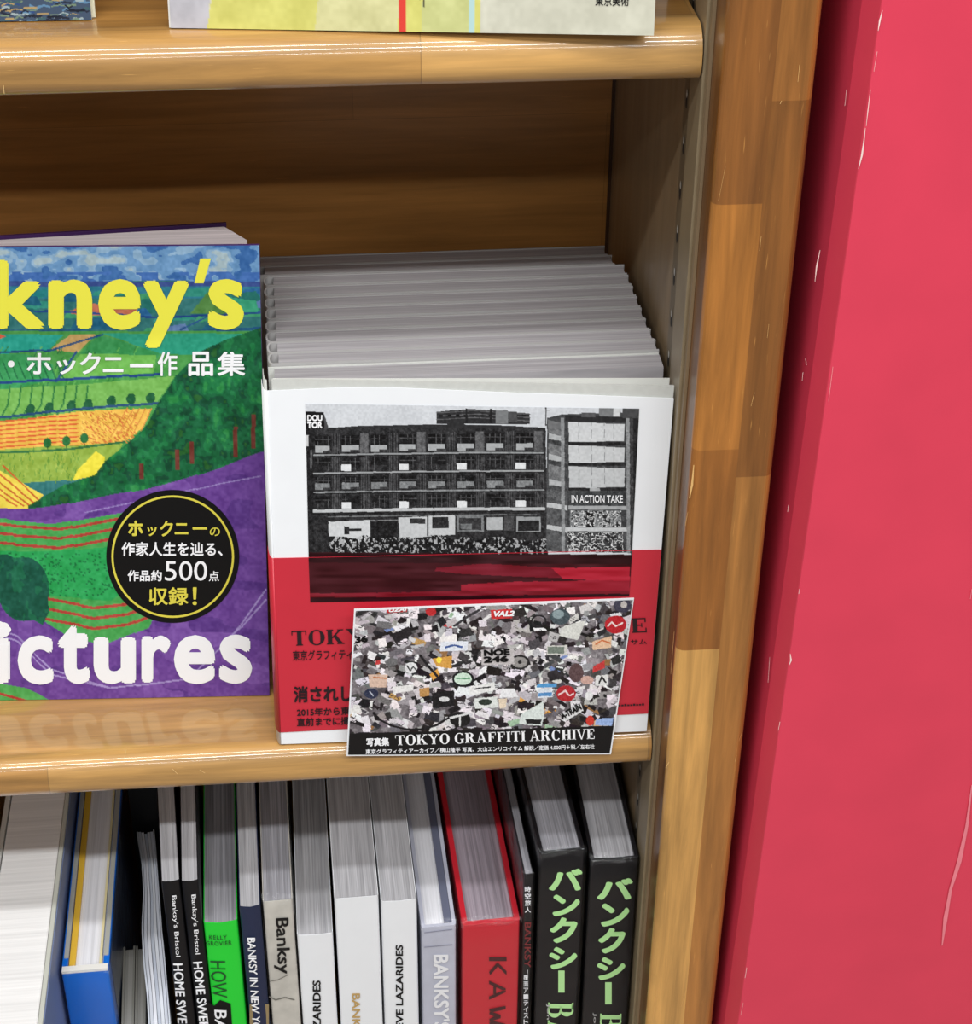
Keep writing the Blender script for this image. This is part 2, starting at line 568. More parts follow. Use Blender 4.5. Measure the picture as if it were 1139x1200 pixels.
def print_sheet(name, parent, pts_px, nx, ny, mapper, canvas, conv=lambda x, y: (x, y), mat=None, off=.0003):
    """a printed sheet: grid over the quad (TL, TR, BR, BL); colour of each vertex comes from the canvas"""
    u = np.linspace(0, 1, nx)[None, :]; v = np.linspace(0, 1, ny)[:, None]
    tl, tr, br, bl = [np.array(p, float) for p in pts_px]
    P = [tl[k] * (1 - u) * (1 - v) + tr[k] * u * (1 - v) + br[k] * u * v + bl[k] * (1 - u) * v for k in (0, 1)]
    px = np.stack([P[0].ravel(), P[1].ravel()], 1)
    co = mapper(px, off)
    col = canvas.sample(*conv(px[:, 0], px[:, 1])) / 255.0
    col = np.where(col <= .04045, col / 12.92, ((col + .055) / 1.055) ** 2.4)
    i = (np.arange(ny - 1)[:, None] * nx + np.arange(nx - 1)[None, :]).ravel()
    F = np.stack([i, i + nx, i + nx + 1, i + 1], 1)
    me = bpy.data.meshes.new(name)
    me.vertices.add(len(co)); me.vertices.foreach_set('co', co.astype(np.float32).ravel())
    me.loops.add(F.size); me.loops.foreach_set('vertex_index', F.astype(np.int32).ravel())
    me.polygons.add(len(F)); me.polygons.foreach_set('loop_start', np.arange(0, F.size, 4, dtype=np.int32))
    me.update(calc_edges=True)
    at_ = me.color_attributes.new('ink', 'BYTE_COLOR', 'POINT')
    at_.data.foreach_set('color', np.c_[col, np.ones(len(col))].astype(np.float32).ravel())
    me.materials.append(mat or M_INK)
    return link(name, me, parent)


# ================================================================== the setting
fl = MB().box(-2.5, 1.5, -2.0, .8, -.80, -.75).build('floor', M_FLOOR); tag(fl, kind='structure')

bw = MB().box(-2.5, 1.5, .305, .34, -.75, 1.95).build('wall_back', plain('shop_wall_paint', (196, 190, 182), .7)); tag(bw, kind='structure')

# red painted wall end, leaning a touch away from the bookcase
wl = MB()


def red_prof(z):
    s = .0148 * (z - .425)
    return [(.0610 + s, .30), (.0610 + s, -.0315), (.0651 + s, -.0455), (.62 + s, -.0455), (.62 + s, .30)]


z0, z1 = -.75, 1.25
a, b_ = red_prof(z0), red_prof(z1)
vs = [(x, y, z0) for x, y in a] + [(x, y, z1) for x, y in b_]
wl.add(vs, [(4, 3, 2, 1, 0), (5, 6, 7, 8, 9)] + [(i, (i + 1) % 5, 5 + (i + 1) % 5, 5 + i) for i in range(5)])
wall = wl.build('wall_right', M_RED, bevel=.0008); tag(wall, kind='structure')
# worn paint along its edges
def chip(pts, w, y, mat, name, parent):
    """an irregular flake along a line of points"""
    P = [at(px, py, 'y', y) for px, py in pts]
    L, Rr = [], []
    for i, p in enumerate(P):
        d = P[min(i + 1, len(P) - 1)] - P[max(i - 1, 0)]; d /= np.linalg.norm(d)
        n = np.array([d[2], 0, -d[0]]); k = w * (.2 if i in (0, len(P) - 1) else random.uniform(.5, 1.1)) / 2.6
        L.append(p + n * k); Rr.append(p - n * k)
    n = len(P)
    mesh_obj(name, L + Rr, [(i, i + 1, n + i + 1, n + i) for i in range(n - 1)], mat, parent)


for pts, w in [([(1034, 12), (1031, 24), (1029, 36)], .0013), ([(1014, 150), (1012, 168), (1010, 182), (1006, 198)], .0012),
               ([(1020, 105), (1017, 130), (1015, 148)], .0009), ([(1028, 60), (1024, 84)], .0008), ([(976, 430), (971, 470)], .0007),
               ([(937, 690), (936, 696)], .0016), ([(926, 766), (927, 774), (925, 779)], .0014), ([(914, 846), (912, 856)], .0013), ([(875, 1134), (873, 1146)], .0016), ([(871, 1175), (868, 1190)], .0009)]:
    chip(pts, w, -.0461, M_CHIP, 'paint_chip', wall)
for pts, w in [([(992, 105), (990, 124)], .0009), ([(961, 293), (957, 312), (955, 330)], .0012), ([(944, 420), (945, 428)], .0014), ([(941, 436), (940, 446)], .0011), ([(924, 592), (923, 600)], .0014), ([(902, 770), (900, 800)], .0008), ([(859, 640), (880, 640)], .0)][:-1]:
    chip(pts, w, -.0321, M_CHIP, 'paint_chip', wall)
chip([(1139, 920), (1133, 968), (1124, 1010), (1114, 1042), (1108, 1076), (1104, 1108)], .0042, -.0461, M_SCUFF, 'paint_scuff', wall)
chip([(1139, 690), (1137, 702)], .002, -.0461, M_SCUFF, 'paint_scuff', wall)

# ================================================================== the bookcase
case = tag(empty('bookcase', Matrix.Translation((0, 0, 0))), 'honey coloured wooden bookcase with rounded shelf edges beside the red wall', 'bookcase')
XL, D = -.92, .244
TH = .0242


def shelf_board(z):
    r = .0125
    prof = [(D, z - TH), (D, z)]
    for i in range(21):
        t = math.pi / 2 + math.pi / 2 * i / 20
        prof.append((r + r * math.cos(t), z - r + r * math.sin(t)))
    r2 = .008
    for i in range(11):
        t = math.pi + math.pi / 2 * i / 10
        prof.append((r2 + r2 * math.cos(t), z - TH + r2 + r2 * math.sin(t)))
    return MB().prism(prof, 'x', XL, .0018).build('shelf', M_SHELF, case, smooth_angle=.6)


LOW = -.345
for z in (.800, .4000, 0.0, LOW): shelf_board(z)  # topmost board is unseen, added to keep the shading below it
MB().box(XL, .004, D, D + .012, -.75, 1.1).build('back_panel', M_BACK, case)
MB().box(.004, .0055, -.004, D + .012, -.75, 1.1).build('side_panel', M_SIDE, case)
MB().box(XL - .02, XL, -.01, D + .012, -.75, 1.1).build('side_panel', M_SIDE, case)
MB().box(XL, .004, .02, .035, -.75, LOW - TH).build('plinth', M_SHELF, case)
# dark strip drawn for the groove where the back meets the side
MB().box(.0022, .004, D - .002, D, .0003, .3755).build('groove_strip', plain('dark_strip', (70, 44, 24), .5), case)
# pale edge strip on the side panel and the pierced shelf standard
MB().box(.0025, .0041, .001, .026, -.75, 1.1).build('edge_strip', M_EDGE, case, bevel=.0005)
st = MB().box(.0033, .0045, .029, .041, -.75, 1.1)
st.mi = 1
zz = -.70
while zz < 1.05:
    n = 10
    vs = [(.0032, .035 + .0021 * math.cos(2 * math.pi * i / n), zz + .0034 * math.sin(2 * math.pi * i / n)) for i in range(n)]
    st.add(vs, [tuple(range(n))])
    zz += .0229
zz = -.6955
st.mi = 2
while zz < 1.05:
    n = 8
    vs = [(.0030, .0340 + .0015 * math.cos(2 * math.pi * i / n), zz + .0022 * math.sin(2 * math.pi * i / n)) for i in range(n)]
    st.add(vs, [tuple(range(n))])
    zz += .0229
st.build('shelf_standard', [plain('standard_metal', (120, 106, 84), .4, metal=.3), M_HOLE, M_STEEL], case)

# post: two columns of glued staves
PY, PX0, PXM, PX1 = -.026, .0056, .0282, .0466
zp = lambda y_: float(at(850, y_, 'y', PY)[2])
COLS = [(PX0, PXM, [zp(1700) - .3, zp(760), zp(527), zp(240), zp(-60), 1.1], [(212, 160, 88), (158, 100, 42), (178, 116, 50), (142, 90, 40), (156, 102, 46)]),
        (PXM, PX1, [zp(1700) - .3, zp(560), zp(120), 1.1], [(176, 120, 58), (146, 94, 42), (170, 112, 52)])]
me_v, me_f, me_c = [], [], []
rr = .0045


def post_cols():
    """outline of the post's front corner to corner, as (x, y) points with the column each belongs to"""
    L = [(PX0, D + .012, 0), (PX0, PY + rr, 0)]
    for i in range(1, 6):
        t = math.pi + math.pi / 2 * i / 5
        L.append((PX0 + rr + rr * math.cos(t), PY + rr + rr * math.sin(t), 0))
    L.append((PXM, PY, 0)); L.append((PX1 - rr, PY, 1))
    for i in range(1, 6):
        t = -math.pi / 2 + math.pi / 2 * i / 5
        L.append((PX1 - rr + rr * math.cos(t), PY + rr + rr * math.sin(t), 1))
    L.append((PX1, D + .012, 1))
    return L


PL = post_cols()
for (xa, ya, _k), (xb, yb, k) in zip(PL, PL[1:]):
    zs, cs = COLS[k][2], COLS[k][3]
    for z0, z1, c in zip(zs, zs[1:], cs):
        z0 = max(z0, -.75)
        n = len(me_v); me_v += [(xa, ya, z0), (xb, yb, z0), (xb, yb, z1), (xa, ya, z1)]
        me_f.append((n, n + 1, n + 2, n + 3)); me_c.append(c if xa != xb or k else (122, 78, 36))  # left face: its weaker light is put into a darker tint
n = len(me_v); me_v += [(PX0, D + .012, -.75), (PX1, D + .012, -.75), (PX1, D + .012, 1.1), (PX0, D + .012, 1.1)]
me_f.append((n, n + 3, n + 2, n + 1)); me_c.append((170, 110, 50))
n = len(me_v); me_v += [(x, y, 1.1) for x, y, _ in PL]; me_f.append(tuple(range(n, n + len(PL)))); me_c.append((170, 110, 50))
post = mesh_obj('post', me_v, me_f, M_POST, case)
ca = post.data.color_attributes.new('stave_shade_tint', 'FLOAT_COLOR', 'CORNER')
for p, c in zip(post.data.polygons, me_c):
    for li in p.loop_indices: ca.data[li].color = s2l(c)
for p in post.data.polygons: p.use_smooth = abs(p.normal.z) < .5 and abs(p.normal.x) > .02 and abs(p.normal.y) > .02
# chipped arris and pale dents on the post
M_SCR = plain('scratched_wood', (222, 178, 112), .6)
for pts, w in [([(813, 545), (811, 568), (808, 584)], .0026), ([(806, 600), (803, 616)], .001), ([(790, 740), (786, 790)], .0007),
               ([(784, 893), (780, 900)], .0022), ([(937, 76), (935, 96)], .0012), ([(916, 118), (914, 122)], .0016), ([(892, 277), (890, 294)], .0011), ([(884, 460), (880, 476)], .0012),
               ([(901, 380), (899, 396)], .0008), ([(850, 195), (842, 235)], .0006), ([(770, 1160), (765, 1195)], .0009), ([(804, 1160), (798, 1180)], .0009), ([(870, 857), (866, 868)], .0008), ([(863, 885), (861, 893)], .001)]:
    chip(pts, w, PY - .0004, M_SCR, 'post_scratch', case)
# a few pale nicks on the shelf noses
M_NICK = plain('bare_wood_nick', (232, 196, 132), .6)
for pts, w in [([(146, 887), (148, 878)], .0016), ([(202, 901), (208, 907)], .0022), ([(234, 902), (240, 906)], .0018), ([(268, 892), (271, 888)], .0014), ([(4, 100), (5, 110)], .0013)]:
    chip(pts, w, -.0006, M_NICK, 'shelf_nick', case)

# ================================================================== the stack of graffiti photobooks
BW, BH, BT = .1985, .2162, .0114
LEAN = math.radians(5.6)


def u_profile(w, d, t, r=.0018):
    """cover seen from above: spine on the left, boards in front and behind"""
    o = [(w, 0)]
    for i in range(7):
        a = math.pi * 1.5 - math.pi * i / 6
        o.append((r + r * math.cos(a) * 1.2, d / 2 + (d / 2) * math.sin(a)))
    o.append((w, d))
    inn = [(w, d - t)]
    for i in range(7):
        a = math.pi * .5 + math.pi * i / 6
        inn.append((r + t * .7 + (r - t * .4) * math.cos(a) * 1.2, d / 2 + (d / 2 - t) * math.sin(a)))
    inn.append((w, t))
    return o + inn


def photobook(parent):
    """leaning back: the block is sheared, so its head stays level"""
    for q in (0, 1):
        m = MB()
        if q == 0: m.prism(u_profile(BW, BT, .0008), 'z', 0, BH)
        else: m.box(.0050, BW - .0010, .0009, BT - .0009, .0012, BH - .0004)
        m.v = [(x, y + z * math.tan(LEAN), z) for x, y, z in m.v]
        if q == 0: m.build('cover', M_COPY, parent, smooth_angle=.7)
        else: m.build('page_block', M_PAGE_G, parent)


tops = [0, .0463, .0579, .0695, .0818, .0952, .1077, .1210, .1340, .1466, .1584]
xs = [0, -.1982, -.1988, -.1995, -.1998, -.2000, -.2004, -.2008, -.2012, -.2062, -.2086]
ORD = ['second', 'third', 'fourth', 'fifth', 'sixth', 'seventh', 'eighth', 'ninth', 'tenth', 'rearmost']
GRP = 'copies of the graffiti photobook in the stack'
proto = None
for k in range(1, 11):
    mt = Matrix.Translation((xs[k], tops[k] - math.tan(LEAN) * BH, .0003)) @ Matrix.Rotation(random.uniform(-.0005, .0005), 4, 'Z')
    if proto is None:
        t = empty('photobook', mt); photobook(t); proto = t
    else:
        t = proto.copy(); COL.objects.link(t); t.matrix_world = mt
        for ch in proto.children:
            c = ch.copy(); COL.objects.link(c); c.parent = t
    nm = ORD[k - 1]
    tag(t, ('rearmost grey-white photobook of the stack, nearest the brown back panel' if nm == 'rearmost' else
            f'{nm} grey-white photobook from the front of the graffiti photobook stack'), 'book', GRP)

# the front copy: jacketed, its cover sprung open at the right
front = tag(empty('photobook', Matrix.Translation((-.1965, .009, 0))), 'front copy of the photobook stack, white jacket with red band and building photo', 'book', GRP)
FI = front.matrix_world.inverted()
fx = lambda P: np.asarray(P, float) - np.array([-.1965, .009, 0])
m_ = MB()
c_, s_ = math.cos(LEAN), math.sin(LEAN)


def leaned(x0, x1, y0, y1, z0, z1):
    vs = [(x, y + s_ * z, c_ * z) for z in (z0, z1) for y in (y0, y1) for x in (x0, x1)]
    return vs, [(0, 2, 3, 1), (4, 5, 7, 6), (0, 1, 5, 4), (2, 6, 7, 3), (0, 4, 6, 2), (1, 3, 7, 5)]


MB().add(*leaned(.0012, .1968, .0016, .0146, .0012, BH - .0006)).build('page_block', M_PAGE_G, front)
MB().add(*leaned(-.0020, .1965, .0147, .0156, .0008, BH)).build('back_cover', M_BOARD, front)
CORN = [(-.1966, .0300, .2165), (.0014, .0080, .2166), (-.0016, .0023, .0004), (-.2008, .0076, .0004)]     # TL TR BR BL
SHOWN = [(318, 446), (790, 453), (757, 857), (335, 872)]
cover = Sheet([fx(c) for c in CORN], SHOWN)


def slab(sheet, u0, u1, v0, v1f, off, thick, nu=28, nv=14, wave=lambda u, v: 0.0):
    """thin curved sheet with real thickness over a Sheet; v1f(u) is its upper edge"""
    V, F = [], []
    for side in (0, 1):
        for i in range(nv + 1):
            for j in range(nu + 1):
                u = u0 + (u1 - u0) * j / nu; v = v0 + (v1f(u) - v0) * i / nv
                V.append(sheet.uv([(u, v)], off - side * thick + wave(u, v))[0])
    w = nu + 1; o = (nv + 1) * w
    for i in range(nv):
        for j in range(nu):
            a = i * w + j
            F.append((a, a + 1, a + w + 1, a + w)); F.append((o + a, o + a + w, o + a + w + 1, o + a + 1))
    rim = [j for j in range(nu + 1)] + [i * w + nu for i in range(1, nv + 1)] + [nv * w + j for j in range(nu - 1, -1, -1)] + [i * w for i in range(nv - 1, 0, -1)]
    for a, b in zip(rim, rim[1:] + rim[:1]): F.append((a, o + a, o + b, b))
    return V, F


fc = mesh_obj('front_cover', *slab(cover, 0, 1, 0, lambda u: 1, 0, .0018), M_BOARD, front, smooth=False)
flyc = Sheet([fx(c) for c in [(-.1960, .0312, .2165), (.0012, .0190, .2150), (-.0020, .0080, .0008), (-.2000, .0105, .0008)]], SHOWN)
mesh_obj('flyleaf', *slab(flyc, 0, 1, 0, lambda u: 1, 0, .0005), plain('flyleaf_paper', (226, 226, 220), .7), front)
jt = np.array([(317, 458), (400, 454.5), (475, 454.5), (607, 460), (700, 463), (788, 466)], float)
jv = cover.h(jt)
jtop = lambda u: float(np.interp(u, jv[:, 0], jv[:, 1]))
jacket = mesh_obj('jacket', *slab(cover, -.012, 1.001, 0.001, jtop, .0007, .0004), M_PAPER, front, smooth=False)
ov = cover.h([(318, 655), (783, 642.5), (330, 857.5), (764, 835)])
otop = lambda u: float(np.interp(u, [0, 1], [ov[0, 1], ov[1, 1]]))
_ob0, _ob1 = ov[2, 1], ov[3, 1]


def band_mesh():
    V, F = slab(cover, -.014, 1.0005, 0.0, otop, .0012, .0004)
    return V, F


class BandSheet:
    c = cover.c; n = cover.n

    def uv(self, uv, off):
        (u, v), = uv
        lo = _ob0 + (_ob1 - _ob0) * u
        return cover.uv([(u, lo + v * (otop(u) - lo))], off)


band = mesh_obj('paper_band', *slab(BandSheet(), -.014, 1.0005, 0.0, lambda u: 1.0, .0012, .0004), M_OBI, front)
# the jacket and the band wrap round the spine
ctl = lambda u, v, off: cover.uv([(u, v)], off)[0]


def wrap(v0, v1, off, mat, name, dx):
    V, F = [], []
    n = 8
    for v in (v0, v1):
        for i in range(n + 1):
            t = i / n
            p = ctl(-.012, v, off)
            V.append(p + np.array([-dx * math.sin(t * math.pi / 2), .012 * (1 - math.cos(t * math.pi / 2)), 0]))
    for i in range(n): F.append((i, i + 1, n + 2 + i, n + 1 + i))
    o = mesh_obj(name, V, F, mat, front, smooth=True)
    sm = o.modifiers.new('thickness', 'SOLIDIFY'); sm.thickness = .0004; sm.offset = -1
    return o


wrap(.001, jtop(0), .0007, M_PAPER, 'jacket_spine', .0026)
wrap(_ob0, otop(0), .0012, M_OBI, 'band_spine', .0029)
wrap(.0, 1.0, -.0002, M_BOARD, 'cover_spine', .0018)

# printed photograph: a curved concrete apartment block, black and white
cv = Canvas(120, 60, 1040, 615, 1.0, (206, 209, 214))
cv.grain(5, 60)
cv.poly([(155, 142), (300, 134), (500, 129), (650, 131), (786, 138), (790, 480), (150, 490)], (44, 44, 46))
cv.poly([(135, 96), (165, 96), (160, 200), (168, 490), (135, 495)], (30, 30, 32))
cv.poly([(497, 96), (590, 88), (745, 100), (745, 129), (497, 129)], (44, 44, 46))
for y in (99, 108, 117): cv.line([(497, y), (600, y - 6), (745, y + 3)], 2.2, (96, 96, 98))
for x in range(505, 745, 22): cv.rect(x, 104, x + 10, 110, (22, 22, 24))
cv.rect(655, 92, 688, 128, (120, 122, 124)); cv.rect(690, 96, 712, 124, (76, 76, 78))
for x in (575, 640): cv.rect(x, 88, x + 5, 128, (28, 28, 30))
rows = [(146, 200), (206, 249), (257, 300), (308, 350)]
bays = [160, 235, 315, 393, 470, 549, 627, 705, 782]


def sag(y, x): return y + (1 - ((x - 150) / 640)) ** 1.6 * 10


for ri, (ya, yb) in enumerate(rows):
    for bi, (xa, xb) in enumerate(zip(bays, bays[1:])):
        a, b = sag(ya, xa), sag(yb, xa)
        cv.rect(xa, a, xb, b, (38, 38, 40))
        cv.rect(xb - 24, a, xb - 2, b, (72, 72, 74))
        for q in range(4): cv.rect(xb - 22 + q * 5, a, xb - 20 + q * 5, b, (28, 28, 30))
        if ri == 0 and bi % 2: cv.rect(xb - 26, a, xb - 4, b, (92, 92, 94))
        cv.rect(xa + 4, a + 6, xb - 28, b - 16, (20, 20, 22))
        for q in range(3): cv.line([(xa + 12 + q * 14, a + 8), (xa + 12 + q * 14, b - 4)], 1.6, (88, 88, 90))
        cv.line([(xa + 4, a + 16), (xb - 28, a + 16)], 1.4, (74, 74, 76))
        if ri in (0, 2):
            cv.rect(xa + 4, b - 21, xb - 30, b - 3, (168, 170, 172) if ri == 0 else (128, 130, 132)); cv.rect(xa + 26, b - 9, xb - 26, b - 3, (60, 60, 62))
        elif bi in (1, 3, 5, 7):
            cv.rect(xa + 2, b - 18, xa + 28, b - 1, (222, 224, 226))
for yb, w, c in [(204, 4, (150, 152, 154)), (253, 4, (160, 162, 164)), (304, 4, (138, 140, 142)), (354, 8, (188, 190, 192))]:
    cv.line([(x, sag(yb, x)) for x in range(160, 786, 20)], w, c)
    cv.line([(x, sag(yb, x) + w) for x in range(160, 786, 20)], 3, (24, 24, 26))
cv.line([(x, sag(370, x)) for x in range(200, 780, 20)], 2.5, (120, 122, 124))
cv.rect(160, 380, 790, 490, (40, 40, 42))
cv.poly([(200, 392), (316, 386), (316, 446), (202, 450)], (204, 206, 208))
cv.rect(244, 404, 258, 426, (36, 36, 38)); cv.rect(250, 410, 292, 417, (36, 36, 38))
cv.rect(318, 388, 388, 436, (26, 26, 28)); cv.line([(318, 388), (390, 386)], 3, (120, 120, 122))
cv.poly([(392, 380), (470, 376), (545, 372), (545, 424), (396, 436)], (196, 198, 200))
cv.rect(424, 382, 466, 396, (50, 50, 52)); cv.rect(484, 378, 528, 408, (34, 34, 36)); cv.rect(470, 374, 474, 430, (60, 60, 62))
cv.rect(550, 372, 622, 416, (120, 122, 124)); cv.rect(556, 380, 616, 412, (48, 48, 50)); cv.rect(560, 396, 590, 410, (110, 112, 114))
cv.rect(630, 378, 672, 412, (176, 178, 180)); cv.rect(676, 374, 702, 414, (70, 70, 72))
cv.rect(708, 376, 772, 416, (150, 152, 154)); cv.rect(712, 386, 768, 414, (30, 30, 32))
for _ in range(1):
    band_n = fnoise(cv.X / 5, cv.Y / 7) + .6 * fnoise(cv.X / 2.2 + 40, cv.Y / 2.6)
    msk = (cv.Y > 432 + 8 * fnoise(cv.X / 30, cv.X * 0)) & (cv.Y < 488) & (cv.X > 200) & (cv.X < 790)
    cv.a[msk & (band_n > .42)] = (168, 169, 171); cv.a[msk & (band_n < .1)] = (20, 20, 22)
# right-hand block with balconies
cv.poly([(790, 112), (830, 102), (1000, 96), (1000, 470), (785, 465)], (66, 67, 69))
cv.poly([(835, 104), (1004, 110), (1000, 124), (838, 120)], (40, 40, 42))
for (ya, yb, c) in [(122, 178, 206), (184, 233, 200), (240, 300, 192)]:
    cv.poly([(845, ya), (990, ya + 6), (988, yb - 6), (847, yb)], (c, c + 2, c + 4))
    cv.rect(845, yb - 2, 996, yb + 6, (34, 34, 36))
    for x in (872, 905, 938, 962): cv.line([(x, ya + 2), (x, yb - 4)], 1.6, (116, 118, 120))
    cv.poly([(792, ya - 6), (832, ya + 4), (832, yb - 14), (794, yb - 22)], (112, 113, 115)); cv.poly([(794, yb - 26), (834, yb - 16), (834, yb - 4), (794, yb - 10)], (176, 178, 180))
cv.rect(900, 298, 926, 320, (170, 172, 174)); cv.rect(850, 306, 986, 346, (64, 66, 68)); cv.rect(844, 346, 994, 356, (164, 166, 168))
cv.rect(848, 358, 980, 404, (122, 124, 126)); cv.rect(890, 362, 910, 404, (26, 26, 28)); cv.rect(842, 404, 994, 414, (196, 198, 200))
gr = fnoise(cv.X / 5 + 9, cv.Y / 4)
for (x0, y0, x1, y1) in [(850, 358, 980, 402), (835, 416, 985, 468)]:
    mk = (cv.X > x0) & (cv.X < x1) & (cv.Y > y0) & (cv.Y < y1); cv.a[mk & (np.abs(gr) < .12)] = (226, 227, 228); cv.a[mk & (gr > .4)] = (36, 36, 38)
cv.poly([(788, 300), (842, 310), (842, 470), (786, 466)], (84, 85, 87))
for y in (345, 404): cv.poly([(788, y - 8), (842, y), (842, y + 14), (788, y + 4)], (190, 192, 194))
for x in (826, 994): cv.rect(x, 112, x + 9, 470, (140, 142, 144))
cv.rect(1003, 86, 1032, 475, (34, 34, 36)); cv.rect(985, 84, 1030, 112, (70, 70, 72)); cv.rect(1004, 110, 1012, 470, (62, 62, 64))
cv.line([(787, 78), (787, 132)], 2.4, (70, 70, 72)); cv.line([(780, 92), (795, 92)], 1.6, (90, 90, 92))
cv.rect(925, 84, 980, 108, (120, 122, 124)); cv.rect(880, 98, 916, 110, (86, 86, 88)); cv.rect(962, 84, 978, 108, (210, 212, 214))
cv.poly([(137, 98), (188, 98), (190, 143), (137, 143)], (16, 16, 18)); cv.poly([(188, 100), (202, 142), (190, 143)], (70, 70, 72))
cv.rect(137, 160, 146, 190, (200, 200, 202)); cv.rect(150, 200, 156, 250, (90, 90, 92))
cv.grain(9, 5)
low = (cv.Y > 140) & (cv.a.mean(-1) < 150)
cv.grain(18, 2.2, mask=low); cv.grain(14, 8, mask=low)
# lower part: the road seen through the red ink of the band
dk = fnoise(cv.X / 90, cv.Y / 14)
rm = cv.Y > 473
cv.a[rm] = (62, 14, 22)
cv.a[rm & (cv.Y < 500)] = (46, 12, 18)
cv.poly([(495, 512), (620, 500), (850, 512), (830, 538), (560, 528), (490, 520)], (116, 22, 38))
cv.poly([(560, 556), (700, 548), (850, 545), (1001, 536), (1001, 572), (560, 580)], (150, 26, 44)); cv.poly([(800, 512), (1001, 506), (1001, 544), (830, 540)], (176, 32, 52))
cv.poly([(143, 582), (400, 578), (560, 572), (1001, 570), (1001, 586), (143, 592)], (120, 22, 36)); cv.poly([(143, 596), (560, 586), (1001, 578), (1001, 600), (143, 610)], (48, 12, 20))
cv.grain(16, 16, 4, .5, mask=rm.astype(float))
zc = lambda x, y: ((x - 300) * 2.278, (y - 440) * 2.278)
print_sheet('jacket_photo', jacket, [(360, 473), (751, 478), (742.2, 643.3), (363.5, 653.6)], 620, 290, cover.px, cv, zc, off=.0010)
print_sheet('band_photo', band, [(363.5, 653.8), (742.2, 643.5), (738.5, 697), (365.5, 706)], 400, 66, cover.px, cv, zc, off=.0015)
Z = lambda x, y: (300 + x / 2.278, 440 + y / 2.278)
zq = lambda s, x0, y0, x1, y1, b=.02: (glyphs(s, b), Z(x0, y1), Z(x1, y1), (y1 - y0) / 2.278)
write(jacket, cover.px, [zq('DOU', 142, 104, 184, 121, .05), zq('TOR', 142, 123, 184, 140, .05), zq('IN ACTION TAKE', 852, 316, 984, 336, .01)], T_WHITE, 'photo_lettering', .0014)
# band lettering
write(band, cover.px, [(serif_glyphs('TOKYO GRAFFITI ARCHIVE'), (343, 757), (758, 739.5), 18)], T_DARK, 'title_lettering', .0016)
bt = [(glyphs('東京グラフィティアーカイブ', .012), (344, 774), (464, 770), 12), (glyphs('大山エンリコイサム', .01), (672, 757), (758, 753), 6.5),
      (glyphs('消されし', .035), (345, 822.5), (416, 821), 19), (glyphs('2015年から東京', .02), (349, 838.5), (423, 836), 9.5), (glyphs('直前までに撮影', .02), (349, 850), (423, 847.5), 9.5),
      ]
# a last line too small to read in the photo: fine broken strokes
tiny = (np.array([(0, 0), (1, 0), (1, 1), (0, 1)], float), [(0, 1, 2, 3)])
bt += [(tiny, (722.5 + 3.3 * q, 826.3 - .13 * q), (724.9 + 3.3 * q, 826.2 - .13 * q), 1.8 if q % 3 else 2.4) for q in range(10)]
write(band, cover.px, bt, T_DARK, 'band_lettering', .0016)

# ================================================================== the picture card
CQ = [(415, 714), (743, 701), (716, 884), (406, 886)]
CTOP, CBOT = .0035, -.0018


def cardP(p, top): return at(p[0], p[1], 'y', CTOP if top else CBOT)


ccorn = [cardP(CQ[0], 1), cardP(CQ[1], 1), cardP(CQ[2], 0), cardP(CQ[3], 0)]
corg = (ccorn[2] + ccorn[3]) / 2
card = tag(empty('picture_card', Matrix.Translation(Vector(corg))), 'small sticker collage card propped in front of the white and red photobook', 'card')
cs = Sheet([c - corg for c in ccorn], CQ)
base = mesh_obj('card_stock', *slab(cs, 0, 1, 0, lambda u: 1, 0, .0005, 4, 4), M_PAPER, card)
cc = Canvas(400, 695, 750, 890, 2.0, (112, 106, 110))
cc.grain(26, 9); cc.grain(22, 2.5)
rg = random.Random(5)


def blob(cx, cy, w, h, ang, c):
    k, s = math.cos(ang), math.sin(ang)
    P = []
    for x, y in ((-w, -h), (w, -h), (w, h), (-w, h)):
        x *= rg.uniform(.75, 1.15); y *= rg.uniform(.7, 1.2)
        P.append((cx + x * k - y * s, cy + x * s + y * k))
    cc.poly(P, c)


for q in range(1150):
    x, y = rg.uniform(406, 742), rg.uniform(698, 868)
    t = rg.random()
    g = rg.choice([22, 28, 44, 70, 110, 150, 184, 208, 224, 238])
    c = (g + rg.randint(-2, 8), g + rg.randint(-6, 3), g + rg.randint(-3, 6))
    if t < .03: c = rg.choice([(190, 150, 90), (214, 176, 132), (150, 110, 70), (120, 140, 190), (196, 60, 60), (160, 190, 160), (222, 160, 70)])
    blob(x, y, rg.uniform(1.5, 8.5) * (1 if q > 300 else 1.7), rg.uniform(1.2, 5.2) * (1 if q > 300 else 1.6), rg.uniform(-.6, .6), c)
    if g > 150 and rg.random() < .55:       # scribbled writing on a pale sticker
        for _ in range(rg.randint(1, 3)):
            dx, dy = rg.uniform(-5, 3), rg.uniform(-3, 3)
            cc.line([(x + dx, y + dy), (x + dx + rg.uniform(1, 3), y + dy + rg.uniform(-2, 2)), (x + dx + rg.uniform(3, 6), y + dy + rg.uniform(-1.5, 1.5))], rg.uniform(.5, 1.1), (44, 40, 44))
z6 = lambda x, y: (400 + x / 5.995, 690 + y / 5.995)
z7 = lambda x, y: (570 + x / 5.995, 690 + y / 5.995)
cc.line([z6(215, 870), z6(260, 920), z6(330, 960), z6(430, 985), z6(540, 985), z6(640, 955), z6(720, 905), z6(770, 830)], 2.6, (24, 22, 26))
cc.line([z6(530, 470), z6(580, 540), z6(640, 610)], 3, (30, 28, 32)); cc.line([z6(760, 260), z6(860, 190), z6(930, 150)], 3, (52, 50, 54))
